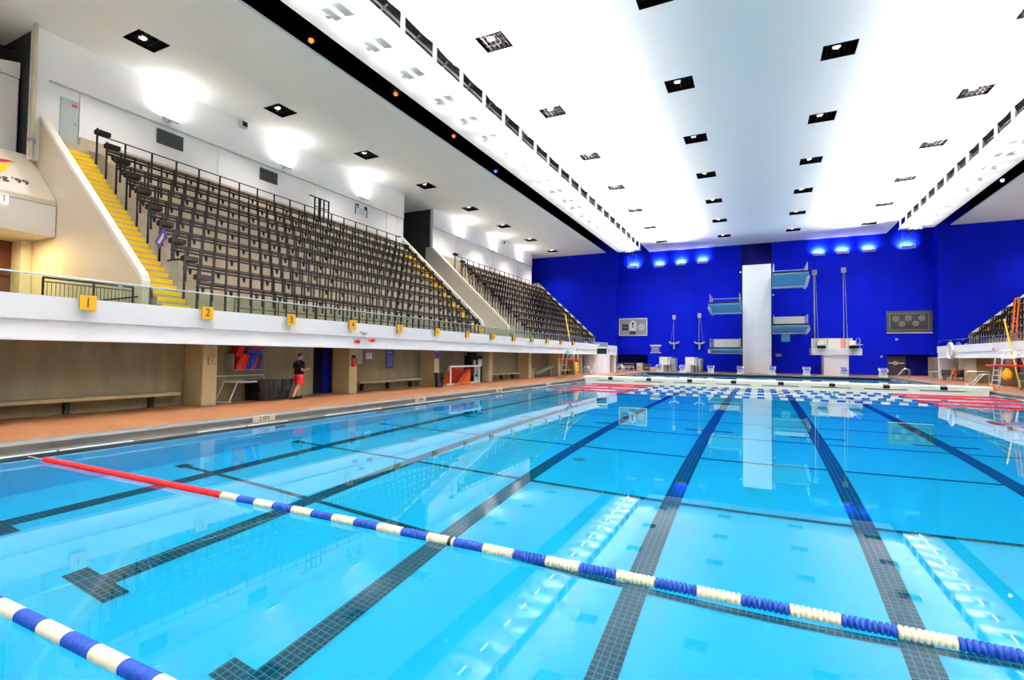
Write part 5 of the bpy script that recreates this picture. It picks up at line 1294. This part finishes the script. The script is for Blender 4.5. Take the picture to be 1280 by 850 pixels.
# seated swimmer on the right deck
qx, qy = 15.4, 57.35
sw = MB()
loft_path(sw, [((qx, qy, 0.50), 0.17, 0.14), ((qx, qy-0.04, 0.65), 0.15, 0.12), ((qx, qy-0.12, 0.85), 0.165, 0.12), ((qx, qy-0.18, 0.98), 0.19, 0.11), ((qx, qy-0.2, 1.06), 0.12, 0.08), ((qx, qy-0.23, 1.13), 0.055, 0.055)], 14)
hc2 = (qx-0.02, qy-0.27, 1.22); fw2 = (-0.4, -1, -0.2)
head(sw, hc2, fw2)
for s in (-1, 1):
    sw.path([(qx+s*0.09, qy, 0.53), (qx+s*0.12-0.1, qy-0.25, 0.56), (qx+s*0.14-0.2, qy-0.45, 0.54), (qx+s*0.14-0.26, qy-0.50, 0.30), (qx+s*0.14-0.3, qy-0.50, 0.07)], [0.10, 0.085, 0.062, 0.058, 0.04], 10)
    sw.path([(qx+s*0.14-0.3, qy-0.46, 0.04), (qx+s*0.14-0.32, qy-0.58, 0.035), (qx+s*0.14-0.33, qy-0.68, 0.025)], [0.038, 0.036, 0.024], 8)
    sw.path([(qx+s*0.19, qy-0.18, 0.99), (qx+s*0.25, qy-0.25, 0.80), (qx+s*0.22-0.05, qy-0.38, 0.68), (qx+s*0.12-0.1, qy-0.45, 0.62)], [0.055, 0.047, 0.04, 0.028], 10)
    hand(sw, (qx+s*0.12-0.1, qy-0.45, 0.62), (-0.2, -1, -0.2), (0.5, 0, 0.9), s, 1.0)
person2 = sw.build('person', M_skin2, org=(qx, qy, 0.46)); fuse(person2, 0.012)
tag(person2, 'seated bare chested person in dark trunks on the far right deck', 'person')
b = MB(); loft_path(b, [((qx, qy-0.01, 0.465), 0.19, 0.17), ((qx, qy-0.02, 0.58), 0.185, 0.16), ((qx, qy-0.02, 0.64), 0.17, 0.14)], 16)
for s in (-1, 1): b.path([(qx+s*0.09, qy, 0.53), (qx+s*0.12-0.08, qy-0.2, 0.56)], [0.115, 0.105], 10)
b.build('trunks', M_shirt, person2, True)
MB().ell((hc2[0]+0.01, hc2[1]+0.025, hc2[2]+0.035), 0.09, 0.09, 0.085, 14, 8).build('hair', M_hair, person2, True)
eyes(hc2, fw2, person2)
# ================================================================== CAMERA
yaw, pit, rol = [math.radians(a) for a in (-26.07, 1.80, 0.642)]
f = Vector((math.sin(yaw)*math.cos(pit), math.cos(yaw)*math.cos(pit), math.sin(pit)))
r = Vector((math.cos(yaw), -math.sin(yaw), 0)); u = r.cross(f)
r2 = r*math.cos(rol) + u*math.sin(rol); u2 = -r*math.sin(rol) + u*math.cos(rol)
cam = bpy.data.cameras.new('camera'); cam.sensor_width = 36; cam.sensor_fit = 'HORIZONTAL'; cam.lens = 36*634.08/1280; cam.clip_start = 0.05; cam.clip_end = 400
co = bpy.data.objects.new('camera', cam); COL.objects.link(co)
co.matrix_world = Matrix(((r2.x, u2.x, -f.x, 0), (r2.y, u2.y, -f.y, 0), (r2.z, u2.z, -f.z, 1.75), (0, 0, 0, 1)))
S.camera = co
# ================================================================== WORLD AND VIEW
wd = bpy.data.worlds.new('world'); S.world = wd; wd.use_nodes = True
wd.node_tree.nodes['Background'].inputs[0].default_value = (0.6, 0.65, 0.7, 1); wd.node_tree.nodes['Background'].inputs[1].default_value = 0.3
S.view_settings.view_transform = 'Standard'; S.view_settings.look = 'None'; S.view_settings.gamma = 1.0; S.view_settings.use_curve_mapping = False
S.view_settings.exposure = 0.55
S.cycles.max_bounces = 14; S.cycles.diffuse_bounces = 7; S.cycles.glossy_bounces = 5; S.cycles.transmission_bounces = 10; S.cycles.transparent_max_bounces = 12
S.cycles.use_denoising = True; S.cycles.sample_clamp_indirect = 12
S.cycles.use_light_tree = True
